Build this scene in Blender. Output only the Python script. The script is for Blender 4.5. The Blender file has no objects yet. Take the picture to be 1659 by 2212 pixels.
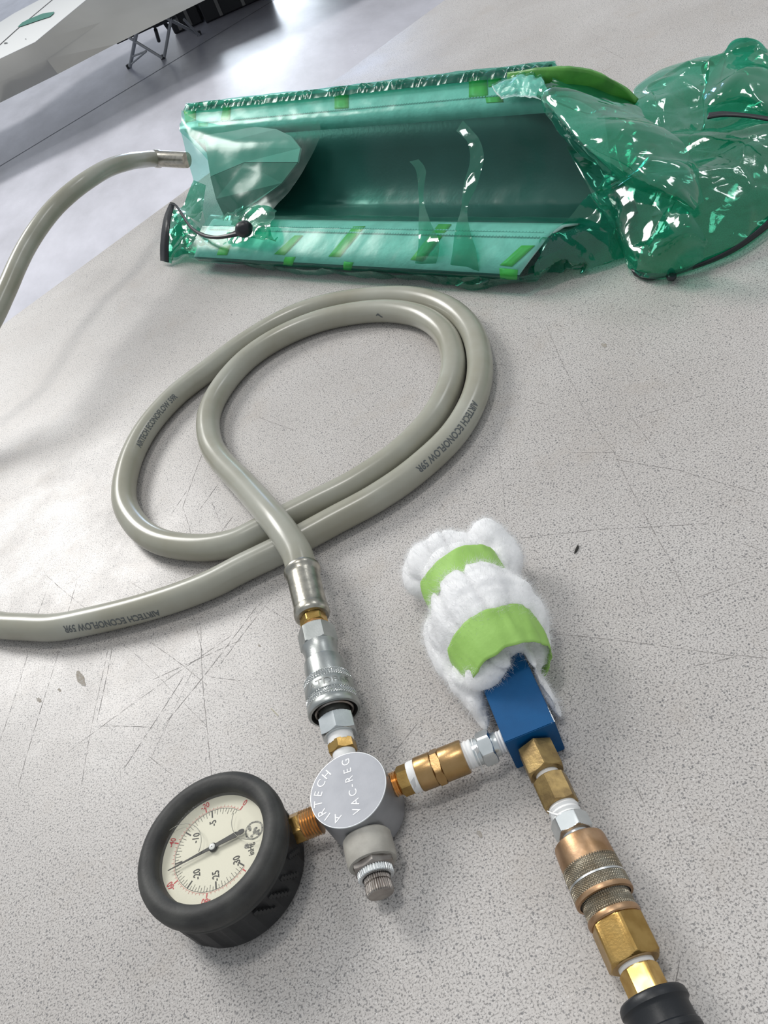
import bpy, bmesh, math, random
from math import pi, sin, cos, tan, sqrt, radians, atan2
from mathutils import Vector, Matrix, noise

random.seed(7)
S = bpy.context.scene
COL = S.collection

# ------------------------------------------------------------------ camera
TZ = 0.90                 # height of the worktop above the floor
CAMH = 0.39               # camera above the worktop
PITCH, ROLL, FPX = radians(42), radians(26), 1800.0
R0 = Vector((1, 0, 0)); FW = Vector((0, cos(PITCH), -sin(PITCH))); U0 = Vector((0, sin(PITCH), cos(PITCH)))
RT = cos(ROLL) * R0 - sin(ROLL) * U0
UP = sin(ROLL) * R0 + cos(ROLL) * U0
EYE = Vector((0, 0, TZ + CAMH))
cam_data = bpy.data.cameras.new('camera')
cam = bpy.data.objects.new('camera', cam_data); COL.objects.link(cam)
cam.matrix_world = Matrix.Translation(EYE) @ Matrix((RT, UP, -FW)).transposed().to_4x4()
cam_data.sensor_fit = 'VERTICAL'; cam_data.sensor_height = 24.0
cam_data.lens = 24.0 * FPX / 2212.0
cam_data.clip_start = 0.02; cam_data.clip_end = 200
S.camera = cam

# ------------------------------------------------------------------ world, lights, exposure
W = bpy.data.worlds.new('world'); S.world = W; W.use_nodes = True
bg = W.node_tree.nodes['Background']
bg.inputs[0].default_value = (0.90, 0.95, 1.0, 1); bg.inputs[1].default_value = 0.52

def area(name, az, el, dist, sx, sy, power, col, target=(0.0, 0.45, TZ)):
    """a bright window or lamp of the hangar, az/el in degrees seen from the worktop"""
    d = Vector((sin(radians(az)) * cos(radians(el)), cos(radians(az)) * cos(radians(el)), sin(radians(el))))
    l = bpy.data.lights.new(name, 'AREA'); l.shape = 'RECTANGLE'; l.size = sx; l.size_y = sy
    l.energy = power; l.color = col
    o = bpy.data.objects.new(name, l); COL.objects.link(o)
    o.location = Vector(target) + d * dist
    o.rotation_euler = (-d).to_track_quat('-Z', 'Y').to_euler()
    return o
area('window_light', -27, 36, 7.0, 2.2, 2.2, 275, (1.0, 0.98, 0.95))
area('skylight', -10, 82, 6.0, 1.0, 0.6, 70, (1.0, 0.97, 0.93))
area('door_light', 8.0, 1.7, 16.0, 3.0, .6, 190, (0.82, 0.90, 1.0))
area('blue_window_light', 11, 6.5, 16.0, 1.8, 1.3, 90, (.35, .55, 1.0))
area('side_window_light', 60, 45, 7.0, 1.6, 0.5, 35, (0.98, 0.99, 1.0))

S.view_settings.view_transform = 'Standard'; S.view_settings.look = 'None'
S.view_settings.exposure = 0.0; S.view_settings.gamma = 1.0
S.view_settings.use_curve_mapping = False
try: S.cycles.transparent_max_bounces = 16
except Exception: pass

# ------------------------------------------------------------------ helpers
def ray(x, y): return FW + RT * ((x - 829.5) / FPX) - UP * ((y - 1106) / FPX)
def at(x, y, h=0.0):
    """point seen at photo pixel x, y that lies h above the worktop"""
    d = ray(x, y); return EYE + d * ((h - CAMH) / d.z)
def atf(x, y, z=0.0): return at(x, y, z - TZ)     # same, z above the floor
def proj(p):
    v = p - EYE; z = v.dot(FW); return (829.5 + FPX * v.dot(RT) / z, 1106 - FPX * v.dot(UP) / z, z)

def obj(name, verts, faces, mat=None, parent=None, smooth=35, origin=None):
    me = bpy.data.meshes.new(name)
    if parent is not None: org = Vector(parent['_org'])
    elif origin is not None: org = Vector(origin)
    else:
        xs = [v[0] for v in verts]; ys = [v[1] for v in verts]; zs = [v[2] for v in verts]
        org = Vector(((min(xs) + max(xs)) / 2, (min(ys) + max(ys)) / 2, min(zs)))
    me.from_pydata([tuple(Vector(v) - org) for v in verts], [], faces)
    me.validate(); me.update()
    o = bpy.data.objects.new(name, me); COL.objects.link(o)
    mats = mat if isinstance(mat, (list, tuple)) else [mat]
    for m in mats:
        if m: me.materials.append(m)
    if smooth is not None:
        me.shade_smooth()
        if smooth < 180: me.set_sharp_from_angle(angle=radians(smooth))
    o['_org'] = tuple(org)
    if parent is not None:
        o.parent = parent; o.matrix_parent_inverse = Matrix.Identity(4)
        o['_org'] = tuple(org)
    else: o.location = org
    return o

def thing(name, label, cat, org, group=None):
    o = bpy.data.objects.new(name, None); COL.objects.link(o)
    o.location = org; o['_org'] = tuple(org); o.empty_display_size = 0.02
    return tag(o, label, cat, group)
def tag(o, label=None, cat=None, group=None, kind=None):
    if label: o['label'] = label
    if cat: o['category'] = cat
    if group: o['group'] = group
    if kind: o['kind'] = kind
    return o

class MB:
    def __init__(s): s.v = []; s.f = []
    def add(s, verts, faces):
        n = len(s.v); s.v += [Vector(v) for v in verts]; s.f += [tuple(i + n for i in f) for f in faces]
    def box(s, c, ax, ay, az):
        c = Vector(c)
        vs = [c + ax * i + ay * j + az * k for k in (-1, 1) for j in (-1, 1) for i in (-1, 1)]
        s.add(vs, [(0, 2, 3, 1), (4, 5, 7, 6), (0, 1, 5, 4), (2, 6, 7, 3), (0, 4, 6, 2), (1, 3, 7, 5)])
    def tube(s, pts, r, seg=12, cap=True):
        pts = [Vector(p) for p in pts]; n = len(pts)
        rr = r if isinstance(r, (list, tuple)) else [r] * n
        T = [(pts[min(i + 1, n - 1)] - pts[max(i - 1, 0)]).normalized() for i in range(n)]
        a = T[0].orthogonal().normalized(); vs = []
        for i in range(n):
            a = (a - T[i] * a.dot(T[i])).normalized(); b = T[i].cross(a)
            for k in range(seg):
                q = 2 * pi * k / seg; vs.append(pts[i] + (a * cos(q) + b * sin(q)) * rr[i])
        fs = [(i * seg + k, i * seg + (k + 1) % seg, (i + 1) * seg + (k + 1) % seg, (i + 1) * seg + k)
              for i in range(n - 1) for k in range(seg)]
        if cap: fs += [tuple(range(seg - 1, -1, -1)), tuple((n - 1) * seg + k for k in range(seg))]
        s.add(vs, fs)
    def build(s, name, mat, parent=None, smooth=35, origin=None):
        return obj(name, s.v, s.f, mat, parent, smooth, origin)

def basis(n, ref=None):
    n = n.normalized(); ref = ref or Vector((0, 0, 1))
    if abs(n.dot(ref)) > .98: ref = Vector((0, 1, 0))
    a = (ref - n * ref.dot(n)).normalized(); return a, n.cross(a)

def lathe(mb, O, ax, prof, seg=64, rf=None, ref=None, cap0=True, cap1=True):
    """prof: list of (s, r) along the axis; rf(theta, s, r) may change r"""
    ax = ax.normalized(); a, b = basis(ax, ref); vs = []
    for (s, r) in prof:
        for k in range(seg):
            q = 2 * pi * k / seg; rr = rf(q, s, r) if rf else r
            vs.append(O + ax * s + (a * cos(q) + b * sin(q)) * rr)
    m = len(prof)
    fs = [(i * seg + k, i * seg + (k + 1) % seg, (i + 1) * seg + (k + 1) % seg, (i + 1) * seg + k)
          for i in range(m - 1) for k in range(seg)]
    if cap0: fs.append(tuple(range(seg - 1, -1, -1)))
    if cap1: fs.append(tuple((m - 1) * seg + k for k in range(seg)))
    mb.add(vs, fs)

def hexr(q, R):
    ap = R * cos(pi / 6); x = (q % (pi / 3)) - pi / 6
    return ap / cos(x)

class Chain:
    """an axis given by two photo pixels and their heights; the stations are photo pixels along it"""
    def __init__(s, a, ha, b, hb):
        s.A = at(a[0], a[1], ha); s.B = at(b[0], b[1], hb); s.a = Vector(a); s.b = Vector(b)
        s.za = (s.A - EYE).dot(FW); s.zb = (s.B - EYE).dot(FW)
        s.L = (s.B - s.A).length; s.d = (s.B - s.A) / s.L
    def m(s, p):
        u = (Vector(p) - s.a).dot(s.b - s.a) / (s.b - s.a).length_squared
        t = u * s.za / (s.zb * (1 - u) + u * s.za); return t * s.L
    def r(s, p, hw):
        q = s.A + s.d * s.m(p); return hw * (q - EYE).dot(FW) / FPX
    def round(s, name, st, mat, parent, seg=64, rf=None, smooth=35, cap0=True, cap1=True):
        prof = [(s.m(p), s.r(p, w)) for p, w in st]; mb = MB()
        lathe(mb, s.A, s.d, prof, seg, rf, None, cap0, cap1)
        return mb.build(name, mat, parent, smooth)
    def hex(s, name, p0, p1, hw, mat, parent, phase=0.0, ch=(1, 1), smooth=20):
        s0, s1 = s.m(p0), s.m(p1); R = s.r([(p0[0] + p1[0]) / 2, (p0[1] + p1[1]) / 2], hw); ap = R * cos(pi / 6)
        dep = min((R - ap) * 0.75, (s1 - s0) * .3); prof = []
        for i in range(5): prof.append((s0 + dep * i / 4, ap * .97 + (R - ap * .97) * i / 4 if ch[0] else R))
        for i in range(4, -1, -1): prof.append((s1 - dep * i / 4, ap * .97 + (R - ap * .97) * i / 4 if ch[1] else R))
        mb = MB(); lathe(mb, s.A, s.d, prof, 72, lambda q, z, r: min(hexr(q + phase, R), r))
        return mb.build(name, mat, parent, smooth)
    def thread(s, name, p0, p1, hw, mat, parent, pitch=.0011, amp=.0005):
        s0, s1 = s.m(p0), s.m(p1); R = s.r([(p0[0] + p1[0]) / 2, (p0[1] + p1[1]) / 2], hw)
        n = max(3, int((s1 - s0) / pitch)); prof = []
        for i in range(n * 4 + 1):
            z = s0 + (s1 - s0) * i / (n * 4); prof.append((z, R - amp * (0, .5, 1, .5)[i % 4]))
        mb = MB(); lathe(mb, s.A, s.d, prof, 48); return mb.build(name, mat, parent, 60)
    def knurl(s, name, st, mat, parent, n=60, amp=.0005, rows=22, cap0=True, cap1=True):
        prof0 = [(s.m(p), s.r(p, w)) for p, w in st]; prof = []
        s0, s1 = prof0[0][0], prof0[-1][0]
        for i in range(rows + 1):
            z = s0 + (s1 - s0) * i / rows
            for j in range(len(prof0) - 1):
                if prof0[j][0] - 1e-9 <= z <= prof0[j + 1][0] + 1e-9:
                    u = (z - prof0[j][0]) / max(1e-9, prof0[j + 1][0] - prof0[j][0])
                    prof.append((z, prof0[j][1] * (1 - u) + prof0[j + 1][1] * u)); break
        Rm = prof[0][1]
        def rf(q, z, r):
            k = z / Rm
            u = abs(((q + k) * n / (2 * pi)) % 1 - .5) * 2; v = abs(((q - k) * n / (2 * pi)) % 1 - .5) * 2
            return r - amp * max(1 - min(1, u * 2.2), 1 - min(1, v * 2.2))
        mb = MB(); lathe(mb, s.A, s.d, prof, n * 5, rf, None, cap0, cap1)
        return mb.build(name, mat, parent, 12)

def catmull(P, t):
    n = len(P); i = min(int(t), n - 2); u = t - i
    p0, p1, p2, p3 = P[max(i - 1, 0)], P[i], P[i + 1], P[min(i + 2, n - 1)]
    return 0.5 * ((2 * p1) + (p2 - p0) * u + (2 * p0 - 5 * p1 + 4 * p2 - p3) * u * u + (3 * p1 - p0 - 3 * p2 + p3) * u ** 3)
def spline(P, n):
    P = [Vector(p) for p in P]; return [catmull(P, (len(P) - 1) * i / (n - 1)) for i in range(n)]
def resample(P, step):
    L = [0]
    for i in range(1, len(P)): L.append(L[-1] + (P[i] - P[i - 1]).length)
    n = int(L[-1] / step) + 1; out = []; j = 0
    for i in range(n + 1):
        s = L[-1] * i / n
        while j < len(P) - 2 and L[j + 1] < s: j += 1
        u = (s - L[j]) / max(1e-9, L[j + 1] - L[j]); out.append(P[j].lerp(P[j + 1], u))
    return out

def text_shape(txt, bold=0.0, cuts=0):
    """text as a flat mesh: verts (x, y) from 0 to its width / cap height 1"""
    c = bpy.data.curves.new('t', 'FONT'); c.body = txt; c.size = 1.0; c.offset = bold; c.resolution_u = 3
    o = bpy.data.objects.new('t', c); COL.objects.link(o)
    dg = bpy.context.evaluated_depsgraph_get(); dg.update()
    me = bpy.data.meshes.new_from_object(o.evaluated_get(dg))
    bm = bmesh.new(); bm.from_mesh(me)
    for i in range(1, cuts + 1):
        y = 0.72 * i / (cuts + 1)
        bmesh.ops.bisect_plane(bm, geom=bm.verts[:] + bm.edges[:] + bm.faces[:], plane_co=(0, y, 0), plane_no=(0, 1, 0))
    v = [(q.co.x, q.co.y) for q in bm.verts]; bm.verts.index_update()
    f = [tuple(q.index for q in p.verts) for p in bm.faces]
    bm.free(); bpy.data.objects.remove(o); bpy.data.curves.remove(c); bpy.data.meshes.remove(me)
    x0 = min(p[0] for p in v); x1 = max(p[0] for p in v); y0 = min(p[1] for p in v); y1 = max(p[1] for p in v)
    k = 1.0 / 0.73 if y1 - y0 < .9 else 1.0 / .73
    return [((p[0] - x0) * k, p[1] * k) for p in v], f, (x1 - x0) * k

# ------------------------------------------------------------------ materials
def mat_new(name):
    m = bpy.data.materials.new(name); m.use_nodes = True
    return m, m.node_tree, m.node_tree.nodes['Principled BSDF']
def N(nt, t, **k):
    n = nt.nodes.new(t)
    for a, b in k.items():
        if a.startswith('i_'): n.inputs[int(a[2:])].default_value = b
        else: setattr(n, a, b)
    return n
def ramp(nt, stops):
    r = nt.nodes.new('ShaderNodeValToRGB'); e = r.color_ramp.elements
    while len(e) < len(stops): e.new(0.5)
    for q, (p, c) in zip(e, stops): q.position = p; q.color = (*c, 1) if len(c) == 3 else c
    return r
def pbr(name, col, rough=.5, metal=0., var=0., vscale=40., bump=0., bscale=400., col2=None, spec=None, stretch=None, rvar=0.):
    m, nt, p = mat_new(name)
    p.inputs['Base Color'].default_value = (*col, 1); p.inputs['Roughness'].default_value = rough
    p.inputs['Metallic'].default_value = metal
    if spec is not None: p.inputs['Specular IOR Level'].default_value = spec
    tc = N(nt, 'ShaderNodeTexCoord'); src = tc.outputs['Object']
    if stretch:
        mp = N(nt, 'ShaderNodeMapping'); mp.inputs['Scale'].default_value = stretch
        nt.links.new(src, mp.inputs[0]); src = mp.outputs[0]
    if var or col2:
        nz = N(nt, 'ShaderNodeTexNoise'); nz.inputs['Scale'].default_value = vscale; nz.inputs['Detail'].default_value = 5
        nt.links.new(src, nz.inputs['Vector'])
        c2 = col2 or tuple(max(0, c * (1 - var)) for c in col)
        r = ramp(nt, [(.36, c2), (.62, col)]); nt.links.new(nz.outputs['Fac'], r.inputs[0])
        nt.links.new(r.outputs[0], p.inputs['Base Color'])
        if rvar:
            mr = N(nt, 'ShaderNodeMapRange'); mr.inputs['To Min'].default_value = rough + rvar; mr.inputs['To Max'].default_value = rough - rvar * .4
            nt.links.new(nz.outputs['Fac'], mr.inputs['Value']); nt.links.new(mr.outputs[0], p.inputs['Roughness'])
    if bump:
        nb = N(nt, 'ShaderNodeTexNoise'); nb.inputs['Scale'].default_value = bscale; nb.inputs['Detail'].default_value = 4
        nt.links.new(src, nb.inputs['Vector'])
        b = N(nt, 'ShaderNodeBump'); b.inputs['Strength'].default_value = bump; b.inputs['Distance'].default_value = .0005
        nt.links.new(nb.outputs['Fac'], b.inputs['Height']); nt.links.new(b.outputs[0], p.inputs['Normal'])
    return m

M = {}
M['brass'] = pbr('brass', (.52, .34, .12), .30, 1, vscale=140, col2=(.40, .25, .08), bump=.15, bscale=900, rvar=.12)
M['brass_bright'] = pbr('bright_brass', (.68, .46, .16), .22, 1, vscale=180, col2=(.50, .31, .09), rvar=.1)
M['brass_dull'] = pbr('dull_brass', (.42, .30, .13), .40, 1, vscale=160, col2=(.27, .19, .09), bump=.2, bscale=700, rvar=.1)
M['bronze'] = pbr('bronze_satin', (.47, .30, .14), .33, 1, vscale=100, col2=(.38, .24, .10), bump=.1, bscale=900)
M['copper'] = pbr('copper_threads', (.80, .50, .24), .26, 1, vscale=200, col2=(.60, .34, .15))
M['copper_sleeve'] = pbr('worn_copper_sleeve', (.55, .36, .22), .36, 1, vscale=110, col2=(.38, .23, .12), bump=.15, rvar=.1)
M['zinc'] = pbr('zinc_plate', (.46, .48, .47), .33, 1, vscale=90, col2=(.36, .38, .37), bump=.1, bscale=900, rvar=.1)
M['zinc_bright'] = pbr('bright_zinc', (.72, .76, .77), .26, 1, vscale=120, col2=(.60, .64, .65), rvar=.08)
M['knurl_zinc'] = pbr('knurled_zinc', (.60, .62, .61), .25, 1)
M['knurl_nickel'] = pbr('knurled_dull_nickel', (.42, .39, .32), .36, 1, vscale=110, col2=(.30, .25, .18), rvar=.1)
M['steel'] = pbr('ferrule_steel', (.48, .46, .40), .28, 1, vscale=200, col2=(.34, .33, .29), bump=.15, bscale=500, rvar=.1)
M['nickel'] = pbr('worn_nickel', (.40, .37, .34), .38, 1, vscale=150, col2=(.28, .25, .23), bump=.1)
M['silver'] = pbr('light_alloy', (.70, .72, .72), .35, 1)
M['alu'] = pbr('cast_aluminium', (.40, .41, .43), .42, .75, vscale=60, col2=(.34, .35, .37), bump=.1, bscale=1500)
M['alu_top'] = pbr('machined_aluminium', (.37, .38, .41), .50, .25, vscale=70, col2=(.32, .33, .36), bump=.06, bscale=1500)
M['engrave'] = pbr('engraved_bright_letters', (.82, .83, .84), .5, .2)
M['ptfe'] = pbr('white_thread_tape', (.86, .86, .85), .55, 0, bump=.2, bscale=600)
M['putty'] = pbr('grey_white_bushing', (.48, .46, .41), .6, 0, vscale=120, col2=(.38, .36, .32), bump=.25, bscale=500)
M['dark'] = pbr('dark_gap', (.02, .02, .02), .6)
M['rubber'] = pbr('black_rubber_boot', (.052, .052, .048), .58, 0, vscale=55, col2=(.026, .026, .025), bump=.25, bscale=600, rvar=.08)
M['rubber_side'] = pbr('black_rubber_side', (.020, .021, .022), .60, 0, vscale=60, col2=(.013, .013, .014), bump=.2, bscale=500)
M['plastic_black'] = pbr('black_moulded_plastic', (.010, .012, .015), .42, 0, bump=.08, bscale=900)
M['dial'] = pbr('cream_dial', (.80, .77, .64), .5)
M['ink'] = pbr('black_ink', (.02, .02, .02), .5)
M['ink_red'] = pbr('red_ink', (.62, .06, .07), .5)
M['ink_grey'] = pbr('grey_print', (.10, .11, .11), .6)
M['blue'] = pbr('blue_anodised', (.0, .082, .235), .45, 0, spec=.25, vscale=60, col2=(.0, .068, .20), bump=.12, bscale=2500)
M['wear'] = pbr('bare_worn_edge', (.75, .78, .80), .4, .3)
M['green_tape'] = pbr('light_green_paper_tape', (.36, .62, .15), .62, 0, vscale=50, col2=(.31, .55, .12), bump=.25, bscale=500)
M['mould_tape'] = pbr('bright_green_tape', (.17, .52, .05), .5, 0, vscale=60, col2=(.13, .42, .04), bump=.2, bscale=300)
M['edge_tape'] = pbr('mid_green_edge_tape', (.10, .36, .05), .42, 0, vscale=60, col2=(.06, .24, .035), bump=.5, bscale=130)
M['sealant'] = pbr('black_sealant_tape', (.010, .012, .016), .38, 0, bump=.4, bscale=200)
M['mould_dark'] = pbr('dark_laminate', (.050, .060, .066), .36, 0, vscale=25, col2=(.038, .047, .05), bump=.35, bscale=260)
M['mould_light'] = pbr('pale_flange_fabric', (.66, .72, .71), .50, 0, vscale=70, col2=(.54, .60, .59), bump=.9, bscale=230)
M['plate'] = pbr('grey_end_plate', (.33, .40, .37), .7, 0, vscale=30, col2=(.28, .35, .32))
M['plate_shaded'] = pbr('shaded_end_plate', (.13, .19, .16), .5, 0, vscale=30, col2=(.10, .16, .13))  # shaded copy of the end plate colour
M['white_panel'] = pbr('white_gelcoat', (.80, .81, .80), .28, 0)
M['panel_side'] = pbr('shaded_panel_grey', (.25, .25, .24), .5, 0, vscale=2, col2=(.22, .22, .21))  # white panel's side: its shade is put into this grey
M['alloy_leg'] = pbr('dull_alloy_leg', (.42, .44, .46), .45, .4)
M['black_case'] = pbr('black_case', (.02, .022, .026), .5, 0)
M['debris'] = pbr('dark_wood_splinter', (.02, .018, .015), .7)
M['scratch'] = pbr('dark_score_mark', (.25, .235, .225), .7)
M['stain'] = pbr('brown_stain', (.28, .24, .19), .7, vscale=900, col2=(.40, .38, .35))

# hose: slightly see-through grey vinyl
m, nt, p = mat_new('grey_vinyl_hose'); M['hose'] = m
p.inputs['Roughness'].default_value = .25
p.inputs['Subsurface Weight'].default_value = .25; p.inputs['Subsurface Radius'].default_value = (.006, .006, .005); p.inputs['Subsurface Scale'].default_value = .5
tc = N(nt, 'ShaderNodeTexCoord'); nz = N(nt, 'ShaderNodeTexNoise'); nz.inputs['Scale'].default_value = 18; nz.inputs['Detail'].default_value = 4
nt.links.new(tc.outputs['Object'], nz.inputs['Vector'])
r = ramp(nt, [(.35, (.315, .305, .24)), (.65, (.39, .39, .335))]); nt.links.new(nz.outputs['Fac'], r.inputs[0]); nt.links.new(r.outputs[0], p.inputs['Base Color'])

# batting
m, nt, p = mat_new('white_polyester_batting'); M['batting'] = m
p.inputs['Base Color'].default_value = (.95, .95, .955, 1); p.inputs['Roughness'].default_value = .9
p.inputs['Specular IOR Level'].default_value = .1
p.inputs['Subsurface Weight'].default_value = .5; p.inputs['Subsurface Radius'].default_value = (.01, .01, .01); p.inputs['Subsurface Scale'].default_value = .6
tc = N(nt, 'ShaderNodeTexCoord'); nz = N(nt, 'ShaderNodeTexNoise'); nz.inputs['Scale'].default_value = 350; nz.inputs['Detail'].default_value = 6
nt.links.new(tc.outputs['Object'], nz.inputs['Vector'])
b = N(nt, 'ShaderNodeBump'); b.inputs['Strength'].default_value = .5; b.inputs['Distance'].default_value = .001
nt.links.new(nz.outputs['Fac'], b.inputs['Height']); nt.links.new(b.outputs[0], p.inputs['Normal'])

# green bagging film: a thin tinted sheet, clear + a little haze + a gloss that grows towards grazing
def film_mat(name, tint, haze, hz, ga=.55, gb=.06, gr=.11, crinkle=False):
    m = bpy.data.materials.new(name); m.use_nodes = True; nt = m.node_tree; nt.nodes.clear()
    out = N(nt, 'ShaderNodeOutputMaterial'); tr = N(nt, 'ShaderNodeBsdfTransparent'); tr.inputs[0].default_value = (*tint, 1)
    df = N(nt, 'ShaderNodeBsdfDiffuse'); df.inputs[0].default_value = (*haze, 1)
    tl = N(nt, 'ShaderNodeBsdfTranslucent'); tl.inputs[0].default_value = (*haze, 1)
    m0 = N(nt, 'ShaderNodeMixShader'); m0.inputs[0].default_value = .4
    nt.links.new(df.outputs[0], m0.inputs[1]); nt.links.new(tl.outputs[0], m0.inputs[2])
    m1 = N(nt, 'ShaderNodeMixShader'); m1.inputs[0].default_value = hz
    nt.links.new(tr.outputs[0], m1.inputs[1]); nt.links.new(m0.outputs[0], m1.inputs[2])
    gl = N(nt, 'ShaderNodeBsdfGlossy'); gl.inputs['Roughness'].default_value = gr; gl.inputs[0].default_value = (.93, 1, .97, 1)
    lw = N(nt, 'ShaderNodeLayerWeight'); lw.inputs[0].default_value = .5
    pw = N(nt, 'ShaderNodeMath', operation='POWER'); pw.inputs[1].default_value = 3.0
    ml = N(nt, 'ShaderNodeMath', operation='MULTIPLY_ADD'); ml.inputs[1].default_value = ga; ml.inputs[2].default_value = gb
    nt.links.new(lw.outputs['Facing'], pw.inputs[0]); nt.links.new(pw.outputs[0], ml.inputs[0])
    m2 = N(nt, 'ShaderNodeMixShader'); nt.links.new(ml.outputs[0], m2.inputs[0])
    nt.links.new(m1.outputs[0], m2.inputs[1]); nt.links.new(gl.outputs[0], m2.inputs[2])
    tc = N(nt, 'ShaderNodeTexCoord'); nz = N(nt, 'ShaderNodeTexNoise'); nz.inputs['Scale'].default_value = 60; nz.inputs['Detail'].default_value = 3
    nt.links.new(tc.outputs['Object'], nz.inputs['Vector'])
    b = N(nt, 'ShaderNodeBump'); b.inputs['Strength'].default_value = .15; b.inputs['Distance'].default_value = .002
    nt.links.new(nz.outputs['Fac'], b.inputs['Height'])
    nrm = b.outputs[0]
    if crinkle:
        wn = N(nt, 'ShaderNodeTexNoise'); wn.inputs['Scale'].default_value = 25; nt.links.new(tc.outputs['Object'], wn.inputs['Vector'])
        wa = N(nt, 'ShaderNodeVectorMath', operation='MULTIPLY_ADD'); wa.inputs[1].default_value = (.03, .03, .03); nt.links.new(wn.outputs['Color'], wa.inputs[0]); nt.links.new(tc.outputs['Object'], wa.inputs[2])
        for sc_, st_, dd_ in ((13, .55, .0035), (30, .30, .0012)):
            vo = N(nt, 'ShaderNodeTexVoronoi', feature='DISTANCE_TO_EDGE'); vo.inputs['Scale'].default_value = sc_; nt.links.new(wa.outputs[0], vo.inputs['Vector'])
            mr_ = N(nt, 'ShaderNodeMapRange'); mr_.inputs['From Max'].default_value = .30; nt.links.new(vo.outputs['Distance'], mr_.inputs['Value'])
            b2 = N(nt, 'ShaderNodeBump'); b2.inputs['Strength'].default_value = st_; b2.inputs['Distance'].default_value = dd_
            nt.links.new(mr_.outputs[0], b2.inputs['Height']); nt.links.new(nrm, b2.inputs['Normal']); nrm = b2.outputs[0]
    nt.links.new(nrm, gl.inputs['Normal'])
    nt.links.new(m2.outputs[0], out.inputs[0]); return m
M['film'] = film_mat('green_bag_film', (.33, .80, .64), (.012, .28, .19), .20, .6, .06, .10, True)
M['film_close'] = film_mat('green_bag_film_drawn_tight', (.50, .86, .78), (.03, .33, .25), .10, .30, .025, .26)
M['film_edge'] = film_mat('green_bag_film_pleated', (.22, .66, .52), (.02, .26, .20), .34, .30, .03, .20)
M['film_thick'] = film_mat('green_bag_film_folded', (.22, .74, .56), (.01, .29, .19), .30, .6, .06, .10, True)

# clear lens
m = bpy.data.materials.new('clear_lens'); m.use_nodes = True; nt = m.node_tree; nt.nodes.clear(); M['lens'] = m
out = N(nt, 'ShaderNodeOutputMaterial'); tr = N(nt, 'ShaderNodeBsdfTransparent'); tr.inputs[0].default_value = (.97, .97, .95, 1)
gl = N(nt, 'ShaderNodeBsdfGlossy'); gl.inputs['Roughness'].default_value = .06
lw = N(nt, 'ShaderNodeLayerWeight'); pw = N(nt, 'ShaderNodeMath', operation='POWER'); pw.inputs[1].default_value = 3.5
ml = N(nt, 'ShaderNodeMath', operation='MULTIPLY_ADD'); ml.inputs[1].default_value = .5; ml.inputs[2].default_value = .04
nt.links.new(lw.outputs['Facing'], pw.inputs[0]); nt.links.new(pw.outputs[0], ml.inputs[0])
mx = N(nt, 'ShaderNodeMixShader'); nt.links.new(ml.outputs[0], mx.inputs[0]); nt.links.new(tr.outputs[0], mx.inputs[1]); nt.links.new(gl.outputs[0], mx.inputs[2])
nt.links.new(mx.outputs[0], out.inputs[0])

# worktop: speckled stone-pattern laminate, worn
m, nt, p = mat_new('speckled_worktop'); M['top'] = m
tc = N(nt, 'ShaderNodeTexCoord')
def noise_n(scale, det, rough=.5):
    n = N(nt, 'ShaderNodeTexNoise'); n.inputs['Scale'].default_value = scale; n.inputs['Detail'].default_value = det
    n.inputs['Roughness'].default_value = rough; nt.links.new(tc.outputs['Object'], n.inputs['Vector']); return n
def mixc(fac, a, b, mode='MIX'):
    x = N(nt, 'ShaderNodeMix', data_type='RGBA', blend_type=mode)
    for s_, i in ((fac, 0), (a, 6), (b, 7)):
        if isinstance(s_, (int, float)): x.inputs[i].default_value = s_
        elif isinstance(s_, tuple): x.inputs[i].default_value = (*s_, 1)
        else: nt.links.new(s_, x.inputs[i])
    return x.outputs[2]
base = ramp(nt, [(.30, (.485, .455, .43)), (.70, (.575, .55, .53))]); n0 = noise_n(9, 4); nt.links.new(n0.outputs['Fac'], base.inputs[0])
n1 = noise_n(1000, 3, .65); d1 = ramp(nt, [(.38, (1, 1, 1)), (.50, (0, 0, 0))]); nt.links.new(n1.outputs['Fac'], d1.inputs[0])
c = mixc(d1.outputs[0], base.outputs[0], (.20, .19, .185))
v1 = N(nt, 'ShaderNodeTexVoronoi'); v1.inputs['Scale'].default_value = 620; nt.links.new(tc.outputs['Object'], v1.inputs['Vector'])
sp = N(nt, 'ShaderNodeSeparateColor'); nt.links.new(v1.outputs['Color'], sp.inputs[0])
g1 = N(nt, 'ShaderNodeMath', operation='GREATER_THAN'); g1.inputs[1].default_value = .84; nt.links.new(sp.outputs[0], g1.inputs[0])
l1 = N(nt, 'ShaderNodeMath', operation='LESS_THAN'); l1.inputs[1].default_value = .36; nt.links.new(v1.outputs['Distance'], l1.inputs[0])
mm = N(nt, 'ShaderNodeMath', operation='MULTIPLY'); nt.links.new(g1.outputs[0], mm.inputs[0]); nt.links.new(l1.outputs[0], mm.inputs[1])
mc = N(nt, 'ShaderNodeMath', operation='MULTIPLY'); mc.inputs[1].default_value = .75; nt.links.new(mm.outputs[0], mc.inputs[0])
c = mixc(mc.outputs[0], c, (.13, .13, .135))
n2 = noise_n(900, 2, .5); d2 = ramp(nt, [(.60, (0, 0, 0)), (.70, (1, 1, 1))]); nt.links.new(n2.outputs['Fac'], d2.inputs[0])
c = mixc(d2.outputs[0], c, (.66, .64, .62))
n3 = noise_n(22, 5, .65); d3 = ramp(nt, [(.56, (0, 0, 0)), (.75, (.35, .35, .35))]); nt.links.new(n3.outputs['Fac'], d3.inputs[0])
c = mixc(d3.outputs[0], c, (.40, .35, .30))
nt.links.new(c, p.inputs['Base Color'])
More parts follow.
